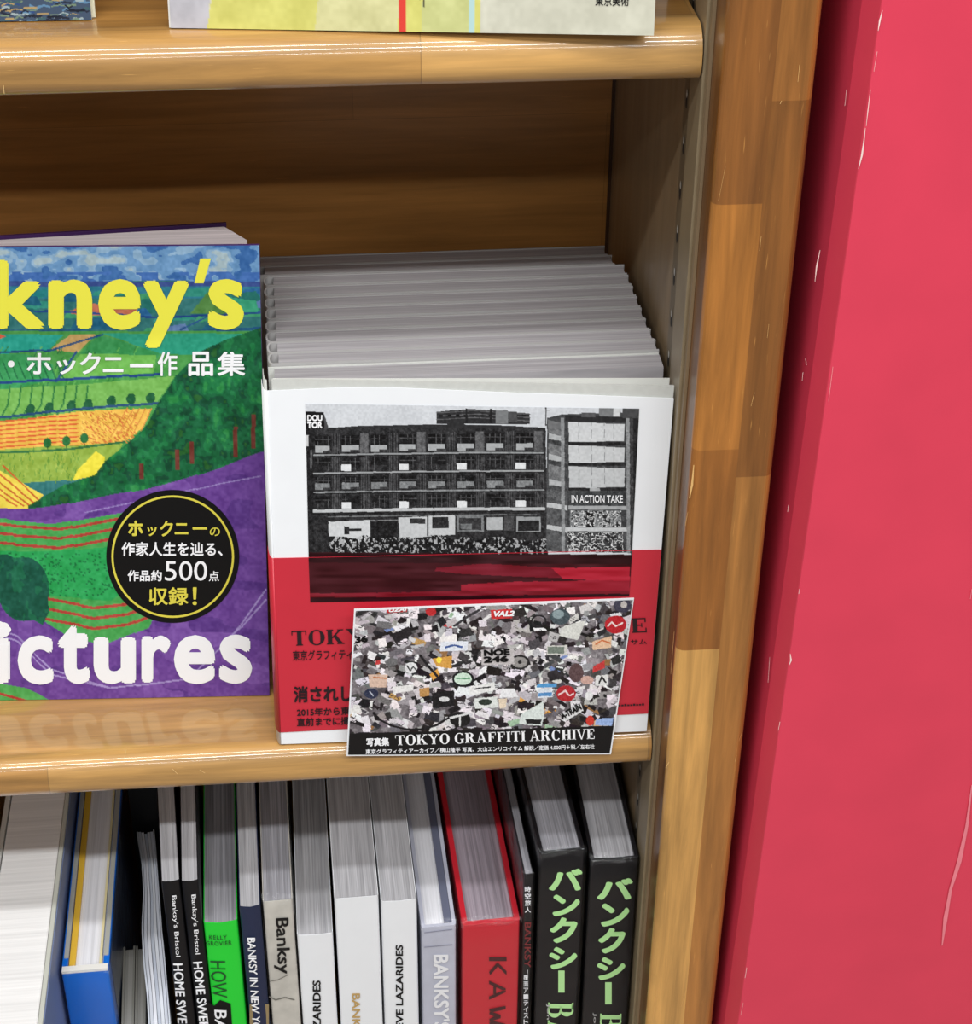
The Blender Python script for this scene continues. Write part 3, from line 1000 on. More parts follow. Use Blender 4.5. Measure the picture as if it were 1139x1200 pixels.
cc.poly([z6(330, 320), z6(450, 262), z6(478, 318), z6(365, 385)], (38, 34, 38)); cc.poly([z6(607, 730), z6(758, 712), z6(762, 822), z6(610, 838)], (26, 25, 28))
cc.ell(*z6(690, 775), 6, 3, (216, 216, 216))
cc.poly([z6(668, 372), z6(855, 366), z6(850, 432), z6(660, 440)], (226, 230, 238)); cc.line([z6(700, 410), z6(760, 396), z6(810, 408)], 2.4, (66, 92, 150))
cc.ell(*z6(820, 632), 12.5, 9.5, (20, 22, 26)); cc.ell(*z6(820, 632), 10, 7, (206, 228, 210)); cc.line([z6(775, 630), z6(865, 628)], 1.6, (90, 150, 110))
cc.poly([z6(860, 690), z6(1035, 655), z6(1048, 710), z6(870, 752)], (232, 232, 230)); cc.line([z6(900, 705), z6(950, 695), z6(1010, 690)], 1.6, (40, 40, 44))
cc.poly([z6(900, 770), z6(1060, 755), z6(1062, 832), z6(905, 842)], (222, 226, 222)); cc.ell(*z6(975, 795), 8, 3.5, (44, 56, 48))
cc.poly([z6(340, 690), z6(480, 670), z6(482, 712), z6(345, 738)], (230, 228, 226))
cc.ell(*z6(800, 915), 12, 9, (24, 24, 26)); cc.line([z6(735, 905), z6(800, 890), z6(865, 870)], 2.4, (220, 220, 220)); cc.line([z6(800, 895), z6(798, 960)], 1.8, (220, 220, 220))
cc.ell(*z6(200, 735), 8, 6, (44, 50, 74)); cc.line([z6(190, 720), z6(212, 750)], 1.2, (180, 186, 200))
cc.ell(*z6(465, 555), 7, 6.5, (225, 225, 226)); cc.line([z6(440, 540), z6(460, 575), z6(480, 545), z6(500, 570)], 1.5, (24, 24, 26))
cc.poly([z6(610, 490), z6(745, 470), z6(740, 560), z6(640, 545)], (214, 158, 74)); cc.ell(*z6(655, 500), 3, 3.5, (250, 226, 80))
cc.poly([z6(520, 700), z6(590, 690), z6(590, 750), z6(525, 760)], (190, 142, 84)); cc.poly([z6(180, 600), z6(310, 600), z6(300, 690), z6(190, 690)], (214, 184, 166))
cc.line([z6(215, 620), z6(300, 630)], 1.4, (196, 120, 70))
cc.poly([z6(300, 135), z6(440, 128), z6(440, 160), z6(310, 170)], (196, 44, 46)); cc.ell(*z6(600, 160), 6, 5, (190, 44, 48)); cc.poly([z6(1012, 150), z6(1163, 140), z6(1165, 205), z6(1018, 212)], (206, 52, 54))
cc.ell(*z7(490, 195), 12, 9.5, (70, 82, 88)); cc.ell(*z7(475, 178), 7, 5, (140, 156, 160)); cc.ell(*z7(335, 225), 9.5, 7.5, (34, 32, 36), ring=2)
cc.poly([z7(520, 260), z7(680, 220), z7(620, 360), z7(480, 330)], (214, 214, 208)); cc.ell(*z7(900, 250), 13.5, 10.5, (186, 34, 44)); cc.line([z7(840, 262), z7(870, 232), z7(900, 262), z7(950, 240)], 1.8, (236, 216, 214))
cc.poly([z7(725, 370), z7(870, 330), z7(868, 410), z7(730, 430)], (226, 190, 158)); cc.line([z7(750, 390), z7(800, 360), z7(860, 380)], 1.6, (206, 110, 60))
cc.ell(*z7(200, 515), 11.5, 8.6, (30, 28, 30)); cc.ell(*z7(200, 515), 9, 6.4, (146, 142, 140)); cc.ell(*z7(200, 515), 2.4, 2, (40, 38, 40))
cc.poly([z7(390, 400), z7(545, 395), z7(540, 465), z7(395, 462)], (206, 204, 198)); cc.rect(*z7(400, 405), *z7(520, 455), (118, 128, 118))
cc.poly([z7(325, 668), z7(468, 662), z7(466, 690), z7(322, 694)], (84, 152, 206)); cc.poly([z7(330, 708), z7(438, 704), z7(436, 762), z7(328, 766)], (218, 226, 236)); cc.poly([z7(334, 730), z7(434, 726), z7(432, 752), z7(332, 756)], (88, 142, 196))
cc.ell(*z7(535, 735), 12, 9.5, (178, 40, 48)); cc.line([z7(480, 745), z7(530, 715), z7(560, 750), z7(590, 735)], 1.8, (232, 206, 206))
cc.poly([z7(500, 880), z7(645, 805), z7(665, 855), z7(530, 930)], (226, 226, 226)); cc.ell(*z7(705, 750), 5, 5, (230, 230, 230))
cc.ell(*z7(450, 605), 9, 5.5, (46, 42, 46)); cc.ell(*z7(610, 590), 9, 11, (92, 70, 72)); cc.ell(*z7(690, 640), 8, 5, (206, 168, 156))
cc.ell(*z7(950, 115), 11, 8.5, (64, 62, 78)); cc.ell(*z7(960, 110), 4, 4, (196, 190, 186))
cc.poly([z7(210, 880), z7(370, 790), z7(378, 880), z7(360, 960), z7(195, 950)], (214, 222, 218)); cc.poly([z7(240, 915), z7(360, 915), z7(350, 950), z7(250, 945)], (24, 24, 26))
cc.poly([z7(760, 910), z7(890, 905), z7(880, 960), z7(750, 955)], (150, 176, 222)); cc.ell(*z7(715, 925), 5, 6, (206, 60, 48)); cc.poly([z7(755, 610), z7(850, 600), z7(845, 675), z7(750, 680)], (224, 224, 222)); cc.line([z7(780, 660), z7(800, 620), z7(830, 655)], 2.2, (26, 26, 28))
cc.poly([z7(860, 632), z7(915, 625), z7(910, 685), z7(855, 685)], (60, 58, 60)); cc.poly([z7(75, 700), z7(160, 700), z7(190, 760), z7(55, 765)], (232, 232, 234)); cc.poly([z7(50, 772), z7(110, 770), z7(100, 835), z7(60, 840)], (228, 210, 186))
cc.poly([z6(945, 430), z6(1175, 418), z6(1180, 530), z6(950, 535)], (196, 190, 190))
cc.grain(16, 1.2)
# black caption strip along the foot of the card, following its slope
cc.poly([(400, 859.5), (721, 850), (740, 850), (740, 900), (400, 900)], (17, 16, 18))
inset = lambda t: [(CQ[0][0] + t, CQ[0][1] + t), (CQ[1][0] - t, CQ[1][1] + t), (CQ[2][0] - t, CQ[2][1] - t), (CQ[3][0] + t, CQ[3][1] - t)]
print_sheet('card_print', base, inset(1.8), 560, 330, cs.px, cc, mat=M_INKG, off=.0003)
write(base, cs.px, [(serif_glyphs('TOKYO GRAFFITI ARCHIVE'), (460, 873.2), (695, 865.5), 12.6), (glyphs('写真集', .03), (428, 874), (453, 873.2), 10),
                    (glyphs('東京グラフィティアーカイブ／横山隆平 写真、大山エンリコイサム 解説／定価 4,000円＋税／左右社', .015), (427, 883.2), (695, 877), 6)], T_WHITE, 'caption_lettering', .0006)
write(base, cs.px, [(glyphs('VAL2', .05, shear=.25), z7(15, 192), z7(162, 188), 6.5), (glyphs('UZAI', .04, shear=.25), z6(318, 160), z6(440, 152), 4.5)], T_WHITE, 'sticker_lettering', .0006)
write(base, cs.px, [(glyphs('NOE', .06), z6(965, 470), z6(1150, 462), 7.5), (glyphs('246', .06), z6(962, 518), z6(1140, 510), 7.5), (glyphs('A-TRAIN', .05), z7(512, 915), z7(655, 842), 8), (glyphs('36', .06), z6(95, 378), z6(180, 370), 8)], T_BLACK, 'sticker_lettering', .0006)

# ================================================================== the landscape art book on the left
hb_r, ht_r = at(316, 815, 'z', .0004), at(304, 287, 'z', .268)
hb_l, ht_l = at(0, 820.5, 'z', .0004), at(0, 289.5, 'z', .268)
ext = lambda r, l, w: r + (l - r) / np.linalg.norm(l - r) * w
HW = .262
hb_L, ht_L = ext(hb_r, hb_l, HW), ext(ht_r, ht_l, HW)


def topx(P):    # where a point shows in the frame, to extend the printed sheet past the frame's left edge
    v = P - CPOS; z = v @ AX_F
    return (569.5 + CF * (v @ AX_R) / z, 600 + CF * (v @ AX_D) / z)


horg = (hb_r + hb_L) / 2
hbk = tag(empty('art_book', Matrix.Translation(Vector(horg))), 'colourful landscape cover art book with yellow title, standing left of the white photobooks', 'book')
hq = [topx(ht_L), (304, 287), (316, 815), topx(hb_L)]
hs = Sheet([c - horg for c in (ht_L, ht_r, hb_r, hb_L)], hq)
hcover = mesh_obj('front_cover', *slab(hs, 0, 1, 0, lambda u: 1, 0, .0016, 6, 6), plain('purple_cover_board', (92, 58, 130), .4), hbk)
M_PAGE_W = pages('cream_page_edges', (214, 204, 206), 'y', .16, 700)
bkr, bkl = at(265, 263, 'z', .266), at(0, 278.5, 'z', .266)
bkL = ext(bkr, bkl, HW)
dn = lambda P, b: np.array([P[0] - .006, P[1] - .024, .0006])
pb = []
for (f_t, b_t) in ((ht_r, bkr), (ht_L, bkL)):
    pb += [f_t + np.array([-.003, .0020, -.004]), b_t + np.array([-.001, -.0005, -.001])]
tr_f, tr_b, tl_f, tl_b = pb
tr_f = tr_f + np.array([-.004, 0, 0]); tr_m = np.array([tr_f[0] + .0005, tr_f[1] * .55 + tr_b[1] * .45, tr_f[2]])
low_ = lambda P: np.array([P[0] - .0085, P[1] - .0245, .001])
ring_t = [tr_f, tr_m, tr_b, tl_b, tl_f]
V = [p - horg for p in ring_t] + [low_(p) - horg for p in ring_t]
n = len(ring_t)
mesh_obj('page_block', V, [tuple(range(n))[::-1], tuple(range(n, 2 * n))] + [(i, (i + 1) % n, n + (i + 1) % n, n + i) for i in range(n)], M_PAGE_W, hbk)
bq = [bkL, bkr, low_(bkr), low_(bkL)]
bs = Sheet([p + np.array([0, .0018, 0]) - horg for p in bq], [(0, 0), (1, 0), (1, 1), (0, 1)])
mesh_obj('back_cover', *slab(bs, 0, 1, 0, lambda u: 1, 0, .0017, 4, 4), plain('dark_purple_cover', (64, 30, 84), .45), hbk)
# cover painting: generic rolling fields
hc = Canvas(-235, 270, 325, 835, 1.0, (52, 120, 120))
X, Y = hc.X, hc.Y
n1 = fnoise(X / 26, Y / 9); n2 = fnoise(X / 9 + 5, Y / 5)
sky = Y < 331 + 3 * np.sin(X / 40)
hc.a[sky] = (112, 158, 204); hc.a[sky & (n1 + .5 * n2 > .1)] = (150, 186, 216); hc.a[sky & (n1 + .4 * n2 > .45)] = (176, 198, 206); hc.a[sky & (n1 + .5 * n2 < -.5)] = (62, 112, 176)
hc.a[(Y > 318) & (Y < 334) & (n2 > -.1) & sky] = (70, 116, 188)


def strip_poly(y0a, y0b, y1a, y1b, x0, x1, c): hc.poly([(x0, y0a), (x1, y0b), (x1, y1b), (x0, y1a)], c)


hc.rect(-235, 330, 325, 338, (60, 84, 150)); hc.rect(-235, 336, 325, 350, (48, 128, 150))
for q in range(60):
    x, y = rg.uniform(-235, 320), rg.uniform(338, 386)
    c = rg.choice([(36, 134, 138), (52, 150, 132), (44, 108, 160), (66, 158, 110), (40, 120, 112), (96, 128, 176), (30, 100, 130)])
    w = rg.uniform(16, 42); hc.poly([(x, y), (x + w, y - rg.uniform(0, 4)), (x + w * 1.2, y + rg.uniform(4, 9)), (x - 6, y + rg.uniform(5, 10))], c)
hc.poly([(78, 366), (104, 355), (162, 362), (150, 369), (100, 370)], (198, 112, 84)); hc.poly([(224, 367), (243, 342), (272, 368)], (88, 142, 72)); hc.poly([(250, 345), (300, 352), (304, 368), (276, 367)], (62, 168, 128))
hc.line([(-235, 372), (60, 364), (190, 372), (305, 366)], 2.4, (34, 74, 140)); hc.line([(-235, 392), (80, 387), (200, 390), (305, 384)], 3, (28, 84, 128)); hc.line([(212, 386), (250, 368)], 2, (38, 86, 140))
hc.poly([(-235, 388), (308, 388), (308, 560), (-235, 560)], (74, 152, 74))
hc.poly([(-235, 395), (75, 391), (58, 410), (0, 415), (-235, 420)], (42, 168, 148)); hc.poly([(60, 409), (82, 392), (112, 392), (92, 413)], (202, 164, 102)); hc.poly([(-30, 398), (0, 391), (8, 394), (-20, 404)], (216, 96, 66))
hc.poly([(95, 414), (116, 392), (190, 414), (180, 424)], (58, 150, 84)); hc.poly([(120, 391), (304, 390), (306, 420), (190, 414)], (44, 158, 128))
for q in range(260):
    x, y = rg.uniform(-235, 190), rg.uniform(412, 470)
    hc.line([(x, y), (x + rg.uniform(2, 5), y - rg.uniform(4, 9))], 1.3, rg.choice([(52, 128, 62), (96, 178, 84), (110, 186, 96), (42, 112, 66)]))
hc.poly([(-235, 426), (28, 414), (62, 426), (64, 444), (0, 460), (-235, 468)], (60, 156, 92)); hc.poly([(68, 446), (180, 436), (184, 416), (95, 414)], (112, 184, 84))
for q in range(34):
    x = -230 + q * 9; hc.line([(x, 424), (x + 8, 444)], 1.6, (36, 116, 70))
hc.line([(-235, 462), (40, 446), (190, 438)], 3, (36, 72, 132)); hc.line([(90, 412), (66, 446)], 2.4, (36, 72, 132)); hc.line([(-235, 424), (60, 410), (120, 392)], 2.4, (36, 84, 130))
hc.poly([(-235, 470), (110, 449), (205, 440), (184, 472), (90, 484), (-235, 500)], (120, 182, 88))
for q in range(26):
    x = -235 + q * 13; hc.line([(x, 492), (x + 10, 474), (x + 13, 452)], 2, (54, 126, 66))
for x, y in [(36, 480), (58, 478), (84, 475), (104, 474), (131, 470), (154, 467), (177, 466)]: hc.ell(x, y, 5.5, 6.5, (32, 94, 58))
hc.line([(-235, 500), (10, 488), (90, 479), (186, 472)], 3, (44, 84, 120))
# yellow ploughed field
hc.poly([(-235, 512), (10, 494), (90, 482), (178, 478), (168, 500), (145, 518), (60, 528), (-235, 548)], (240, 190, 84))
for q in range(9):
    y = 488 + q * 5; hc.line([(-235, y + 22), (20, y + 4), (92, y - 2)], 1.7, (226, 104, 58))
for q in range(420):
    x, y = rg.uniform(95, 160), rg.uniform(482, 520)
    hc.line([(x, y), (x + 2, y + 1.5)], 1.2, rg.choice([(222, 120, 66), (250, 206, 96), (206, 140, 60)]))
for q in range(6): hc.line([(150 + q * 7, 478), (130 + q * 8, 512)], 1.4, (216, 140, 64))
hc.poly([(-235, 540), (145, 518), (130, 545), (90, 562), (-235, 580)], (150, 180, 74))
for q in range(300):
    x, y = rg.uniform(-235, 110), rg.uniform(528, 566)
    hc.line([(x, y), (x + 1, y - 5)], 1, rg.choice([(116, 160, 62), (178, 196, 88), (92, 146, 60)]))
hc.poly([(92, 550), (112, 528), (124, 536), (118, 556), (86, 562)], (240, 226, 70))
for x, y in [(56, 519), (78, 516), (99, 513)]: hc.ell(x, y, 5, 6, (40, 110, 56)); hc.line([(x, y + 4), (x, y + 10)], 1.6, (40, 80, 40))
hc.line([(-235, 536), (60, 528), (146, 518)], 2.6, (56, 116, 66))
hc.poly([(-235, 560), (-5, 548), (52, 580), (30, 600), (-235, 606)], (238, 214, 84))
for q in range(5): hc.line([(-60 + q * 16, 545), (20 + q * 8, 592)], 2, (206, 112, 52))
# dark wood on the right
hc.poly([(305, 384), (262, 398), (236, 412), (206, 440), (186, 472), (172, 498), (148, 520), (124, 540), (112, 556), (76, 568), (34, 592), (34, 600), (100, 598), (180, 580), (250, 556), (330, 532), (330, 380)], (20, 98, 58))
wm = (np.abs(hc.a - np.array([20, 98, 58])).sum(-1) < 1)
wn = fnoise(X / 11, Y / 13) + .6 * fnoise(X / 4, Y / 5)
hc.a[wm & (wn > .35)] = (28, 118, 66); hc.a[wm & (wn < -.35)] = (14, 76, 50); hc.a[wm & (wn < -.8)] = (34, 92, 40); hc.a[wm & (wn > .85)] = (44, 136, 70)
for x, y, h in [(166, 543, 18), (208, 527, 24), (225, 518, 26), (276, 500, 36), (297, 486, 40)]: hc.rect(x - 2.5, y, x + 2.5, y + h, (110, 52, 42))
# purple ground with a striped green mound
pm = Y > 598 - 66 * np.clip((X - 40) / 270, 0, 1) ** 1.3 + 4 * fnoise(X / 60, Y * 0)
hc.a[pm] = (106, 66, 148); hc.a[pm & (fnoise(X / 40, Y / 14) > .35)] = (92, 56, 136); hc.a[pm & (fnoise(X / 30 + 9, Y / 22) > .5)] = (120, 80, 162)
hc.line([(100, 600), (190, 582), (260, 566), (306, 558)], 1.4, (150, 128, 190))
hc.poly([(-235, 616), (0, 607), (60, 614), (150, 600), (180, 640), (190, 700), (175, 735), (120, 756), (75, 742), (40, 720), (0, 690), (-235, 660)], (72, 162, 82))
for off_, in [(0,), (11,), (22,)]: hc.line([(-235, 626 + off_), (0, 614 + off_), (70, 620 + off_), (150, 606 + off_)], 3.4, (176, 66, 56))
for off_ in (0, 12, 24): hc.line([(50, 700 + off_), (110, 712 + off_), (150, 708 + off_), (185, 694 + off_)], 3.4, (176, 66, 56))
hc.poly([(-10, 646), (60, 646), (135, 640), (150, 690), (130, 704), (62, 698), (0, 690)], (40, 160, 84))
for q in range(240):
    x, y = rg.uniform(0, 138), rg.uniform(648, 698); hc.ell(x, y, 1.2, 1.2, (22, 116, 62))
hc.poly([(-40, 650), (10, 650), (36, 664), (54, 690), (58, 716), (50, 732), (20, 714), (-40, 690)], (18, 84, 66)); hc.ell(28, 690, 30, 38, (18, 84, 66))
tm = (np.abs(hc.a - np.array([18, 84, 66])).sum(-1) < 1); hc.a[tm & (wn > .3)] = (26, 104, 74)
for o in (0, 6): hc.line([(-60, 716 + o), (20, 745 + o), (60, 784 + o), (130, 806), (220, 796), (270, 748), (312, 690 + 2 * o)], 1.8, (160, 140, 198))
hc.poly([(-235, 800), (0, 800), (30, 806), (64, 822), (-235, 835)], (80, 164, 84)); hc.line([(-40, 800), (30, 821)], 3, (176, 60, 56)); hc.line([(-70, 808), (0, 826)], 3, (176, 60, 56))
hc.grain(10, 3); hc.grain(8, 9)
hqx = lambda p: hs.h([p])
qtl = (-232, hq[0][1] + (287 - hq[0][1]) * (-232 - hq[0][0]) / (304 - hq[0][0]))
qbl = (-232, hq[3][1] + (815 - hq[3][1]) * (-232 - hq[3][0]) / (316 - hq[3][0]))
print_sheet('cover_painting', hcover, [qtl, (303.7, 287.3), (315.7, 814.7), qbl], 540, 530, hs.px, hc, mat=M_INKG, off=.0003)
g = lambda s, x0, y0, x1, y1, b=.035: (glyphs(s, b), (x0, y1), (x1, y1), y1 - y0)
write(hcover, hs.px, [g('H', -176, 308, -124, 385), g('o', -116, 326, -66, 386), g('c', -60, 326, -18, 386), g('k', -9, 304, 53, 385), g('n', 57, 327, 108.5, 384.6), g('e', 115.5, 326.5, 165.5, 386), g('y', 168, 328.5, 222, 407),
                      ((np.array([(.35, 1), (1, 1), (.55, 0), (0, 0)]), [(0, 3, 2, 1)]), (228, 331.5), (247.5, 331.5), 29), g('s', 244, 326.5, 286, 386)], T_YELLOW, 'title_lettering')
write(hcover, hs.px, [g('デイヴィッド', -150, 411, -5, 440, .01), ((np.array([(.5 + .5 * math.cos(t * .6283), .5 + .5 * math.sin(t * .6283)) for t in range(10)]), [tuple(range(10))]), (9.5, 430), (17.5, 430), 8)] +
      [g(s, a, 411.5 if s in '作品集' else 413, b, 440 if s in '作品集' else 438, .02) for s, a, b in (('ホ', 31.5, 61), ('ク', 94, 118.5), ('作', 185, 208), ('品', 221, 250), ('集', 255, 287.5))] +
      [g('ッ', 67, 421, 89, 438, .02), g('ニ', 121, 418, 145, 435.5, .02), g('ー', 152.5, 425.5, 179.5, 430, .02)], T_WHITE, 'subtitle_lettering')
write(hcover, hs.px, [g('P', -78, 730, -30, 800.5), g('i', -18, 727, 13.5, 800.5, .05), g('c', 21, 744, 63, 801.5), g('t', 68, 731, 105.5, 801), g('u', 110, 746, 159.5, 801), g('r', 166, 744, 200.5, 799), g('e', 204, 743.5, 252.5, 801), g('s', 257, 743, 295.5, 800.5)], T_WHITE, 'title_lettering')
# round black badge printed on the cover
dsk = lambda r: (np.array([(.5 + .5 * math.cos(2 * math.pi * t / 64), .5 + .5 * math.sin(2 * math.pi * t / 64)) for t in range(64)]), [tuple(range(64))])
badge = write(hcover, hs.px, [(dsk(1), (124.8, 729.3), (280.5, 729.3), 156)], T_BLACK, 'round_badge', .0006)
ringv, ringf = [], []
for t in range(72):
    a = 2 * math.pi * t / 72
    for r_ in (.5, .483): ringv.append((.5 + r_ * math.cos(a), .5 + r_ * math.sin(a)))
ringf = [(2 * t, 2 * ((t + 1) % 72), 2 * ((t + 1) % 72) + 1, 2 * t + 1) for t in range(72)]
write(badge, hs.px, [((np.array(ringv), ringf), (131, 723), (274.5, 723), 143.5), g('ホ', 150.5, 609, 168, 627), g('ッ', 173, 616, 184, 627, .02), g('ク', 188, 609, 203, 627.5, .02), g('ニ', 205, 612, 221, 625, .02), g('ー', 226, 616.5, 243, 619.5, .02), g('の', 246, 617, 258, 627, .01),
                     g('収録', 175, 687, 221, 708, .02), g('！', 226, 687, 231, 708, .02)], T_GOLDY, 'badge_lettering', .0009)
write(badge, hs.px, [g('作家人生を辿る、', 143, 634, 261, 650.5, .02), g('作品約', 150, 667, 190, 680, .02), g('500', 193.5, 656.5, 243, 679.5, 0), g('点', 245, 668, 257, 680, .01)], T_WHITE, 'badge_lettering', .0009)

# ================================================================== books on the upper shelf
ZU = .4003


def leaning_book(bl, br, h, lean, thick, name, label, cov, canvas, ex_l=0.0):
    """face-out book: bl, br are its foot corners in 3-D"""
    bl = np.array(bl, float); br = np.array(br, float)
    if ex_l: bl = bl + (bl - br) / np.linalg.norm(bl - br) * ex_l
    d = br - bl; w = np.linalg.norm(d); d /= w
    back = np.array([-d[1], d[0], 0]); up = np.array([0, 0, 1.0])
    u3 = up * math.cos(lean) + back * math.sin(lean); b3 = back * math.cos(lean) - up * math.sin(lean)
    t = tag(empty(name, Matrix.Translation(Vector(bl))), label, 'book')
    P = lambda x, y, z: d * x + b3 * y + u3 * max(z, y * math.tan(lean) + .0002)

    def blk(x0, x1, y0, y1, za, zb): return [P(x, y, z) for z in (za, zb) for y in (y0, y1) for x in (x0, x1)], [(0, 2, 3, 1), (4, 5, 7, 6), (0, 1, 5, 4), (2, 6, 7, 3), (0, 4, 6, 2), (1, 3, 7, 5)]
    fcv = MB().add(*blk(0, w, 0, .0012, 0, h)).build('front_cover', cov, t)
    MB().add(*blk(.001, w - .002, .0012, thick - .0012, .001, h - .002)).build('page_block', M_PAGE_G, t)
    MB().add(*blk(0, w, thick - .0012, thick, 0, h)).build('back_cover', cov, t)
    MB().add(*blk(-.0008, .0006, 0, thick, 0, h)).build('spine', cov, t)

    def mapper(p, off=0.0):
        n_ = -b3; out = []
        off = np.zeros(len(p)) + np.ravel(off)
        for (x, y), of_ in zip(p, off):
            v = ray(x, y); k = ((bl - CPOS) @ n_) / (v @ n_)
            out.append(CPOS + v * k - bl + n_ * of_)
        return np.array(out)
    return t, fcv, mapper, (P, w, h)


def uv_print(name, parent, P, w, h, canvas, nx, ny, off=.0003):
    """printed face laid out in the cover's own width and height (canvas units: millimetres, y down from the top)"""
    mp = lambda p, o: np.array([P(x / 1000, -o, h - y / 1000) for x, y in p])
    W, H, K = w * 1000, h * 1000, h * 1000 - 45
    print_sheet(name, parent, [(0, 0), (W, 0), (W, K), (0, K)], nx // 3, ny // 3, mp, canvas, off=off, mat=M_INKG)
    return print_sheet(name, parent, [(0, K), (W, K), (W, H), (0, H)], nx, ny // 4, mp, canvas, off=off, mat=M_INKG)


uL, uR = at(200.5, 33, 'z', ZU), at(766, 42, 'z', ZU)
ub, ubc, ubm, (uP, uw, uh) = leaning_book(uL, uR, .262, math.radians(9), .017, 'art_book', 'yellow and grey abstract covered art book, standing on the upper shelf at right', plain('pale_grey_cover', (214, 212, 206), .4), None)
W_, H_ = uw * 1000, uh * 1000
yc = Canvas(0, 0, W_, H_, 1.6, (206, 202, 168))
yc.poly([(0, 0), (0, H_), (W_ * .08, H_), (W_ * .17, 0)], (186, 184, 190)); yc.poly([(W_ * .075, H_), (W_ * .2, 150), (W_ * .6, 120), (W_ * .66, H_)], (206, 202, 112))
yc.poly([(W_ * .3, H_), (W_ * .34, 200), (W_ * .5, 180), (W_ * .47, H_)], (206, 202, 148)); yc.poly([(W_ * .52, H_), (W_ * .53, 220), (W_ * .64, 220), (W_ * .62, H_)], (196, 198, 134)); yc.poly([(W_ * .64, H_), (W_ * .64, 160), (W_, 150), (W_, H_)], (200, 198, 180))
yc.grain(9, 8); yc.grain(5, 2)
yc.rect(W_ * .474, 60, W_ * .488, H_, (216, 66, 54)); yc.rect(W_ * .617, 90, W_ * .628, H_, (176, 206, 204)); yc.line([(W_ * .517, H_ - 40), (W_ * .516, H_ - 14)], .8, (50, 44, 40)); yc.line([(W_ * .526, H_ - 40), (W_ * .525, H_ - 11)], .8, (50, 44, 40))
uv_print('cover_art', ubc, uP, uw, uh, yc, 340, 300)
write(ubc, ubm, [(glyphs('東京美術', .01), (697.5, 6.2), (737, 6.8), 12.5)], T_BLACK, 'publisher_lettering', .0006)
# pale book standing behind it
pk, *_ = leaning_book(at(640, 3, 'z', ZU) * 0 + np.array([-.0560, .052, ZU]), np.array([-.0060, .048, ZU]), .21, math.radians(6), .012, 'art_book', 'pale grey book half hidden behind the yellow abstract art book', plain('pale_blue_grey_cover', (206, 208, 208), .5), None)
# dark blue brush-stroke book
aL, aR = at(0, 25.5, 'z', ZU), at(107.5, 23.5, 'z', ZU)
ab, abc, abm, (aP, aw, ah) = leaning_book(aL, aR, .25, math.radians(9), .012, 'art_book', 'dark blue brushstroke covered art book, upper shelf at top left corner', plain('white_cover_edge', (226, 226, 216), .4), None, ex_l=.14)
W_, H_ = aw * 1000, ah * 1000
bc = Canvas(0, 0, W_, H_, 3.5, (62, 78, 100))
for q in range(9000):
    x, y = rg.uniform(0, W_), rg.uniform(0, H_); L_ = rg.uniform(2, 7); s = rg.uniform(-1.4, 1.4)
    bc.line([(x, y), (x + L_ * .5, y + s), (x + L_, y + s * .4)], rg.uniform(.4, 1.1), rg.choice([(24, 30, 44), (44, 70, 120), (90, 128, 160), (150, 166, 170), (166, 142, 96), (60, 90, 96), (34, 40, 56), (110, 130, 110)]))
uv_print('cover_art', abc, aP, aw, ah, bc, 900, 600)
MB().add([aP(x, y, z) for z in (.0, .25) for y in (.003, .0045) for x in (aw - .03, aw + .0014)], [(0, 2, 3, 1), (4, 5, 7, 6), (0, 1, 5, 4), (2, 6, 7, 3), (0, 4, 6, 2), (1, 3, 7, 5)]).build('flyleaf', plain('ivory_leaf', (226, 222, 196), .6), ab)

# ================================================================== spine-out books on the lower shelf
LZ = LOW + .0003


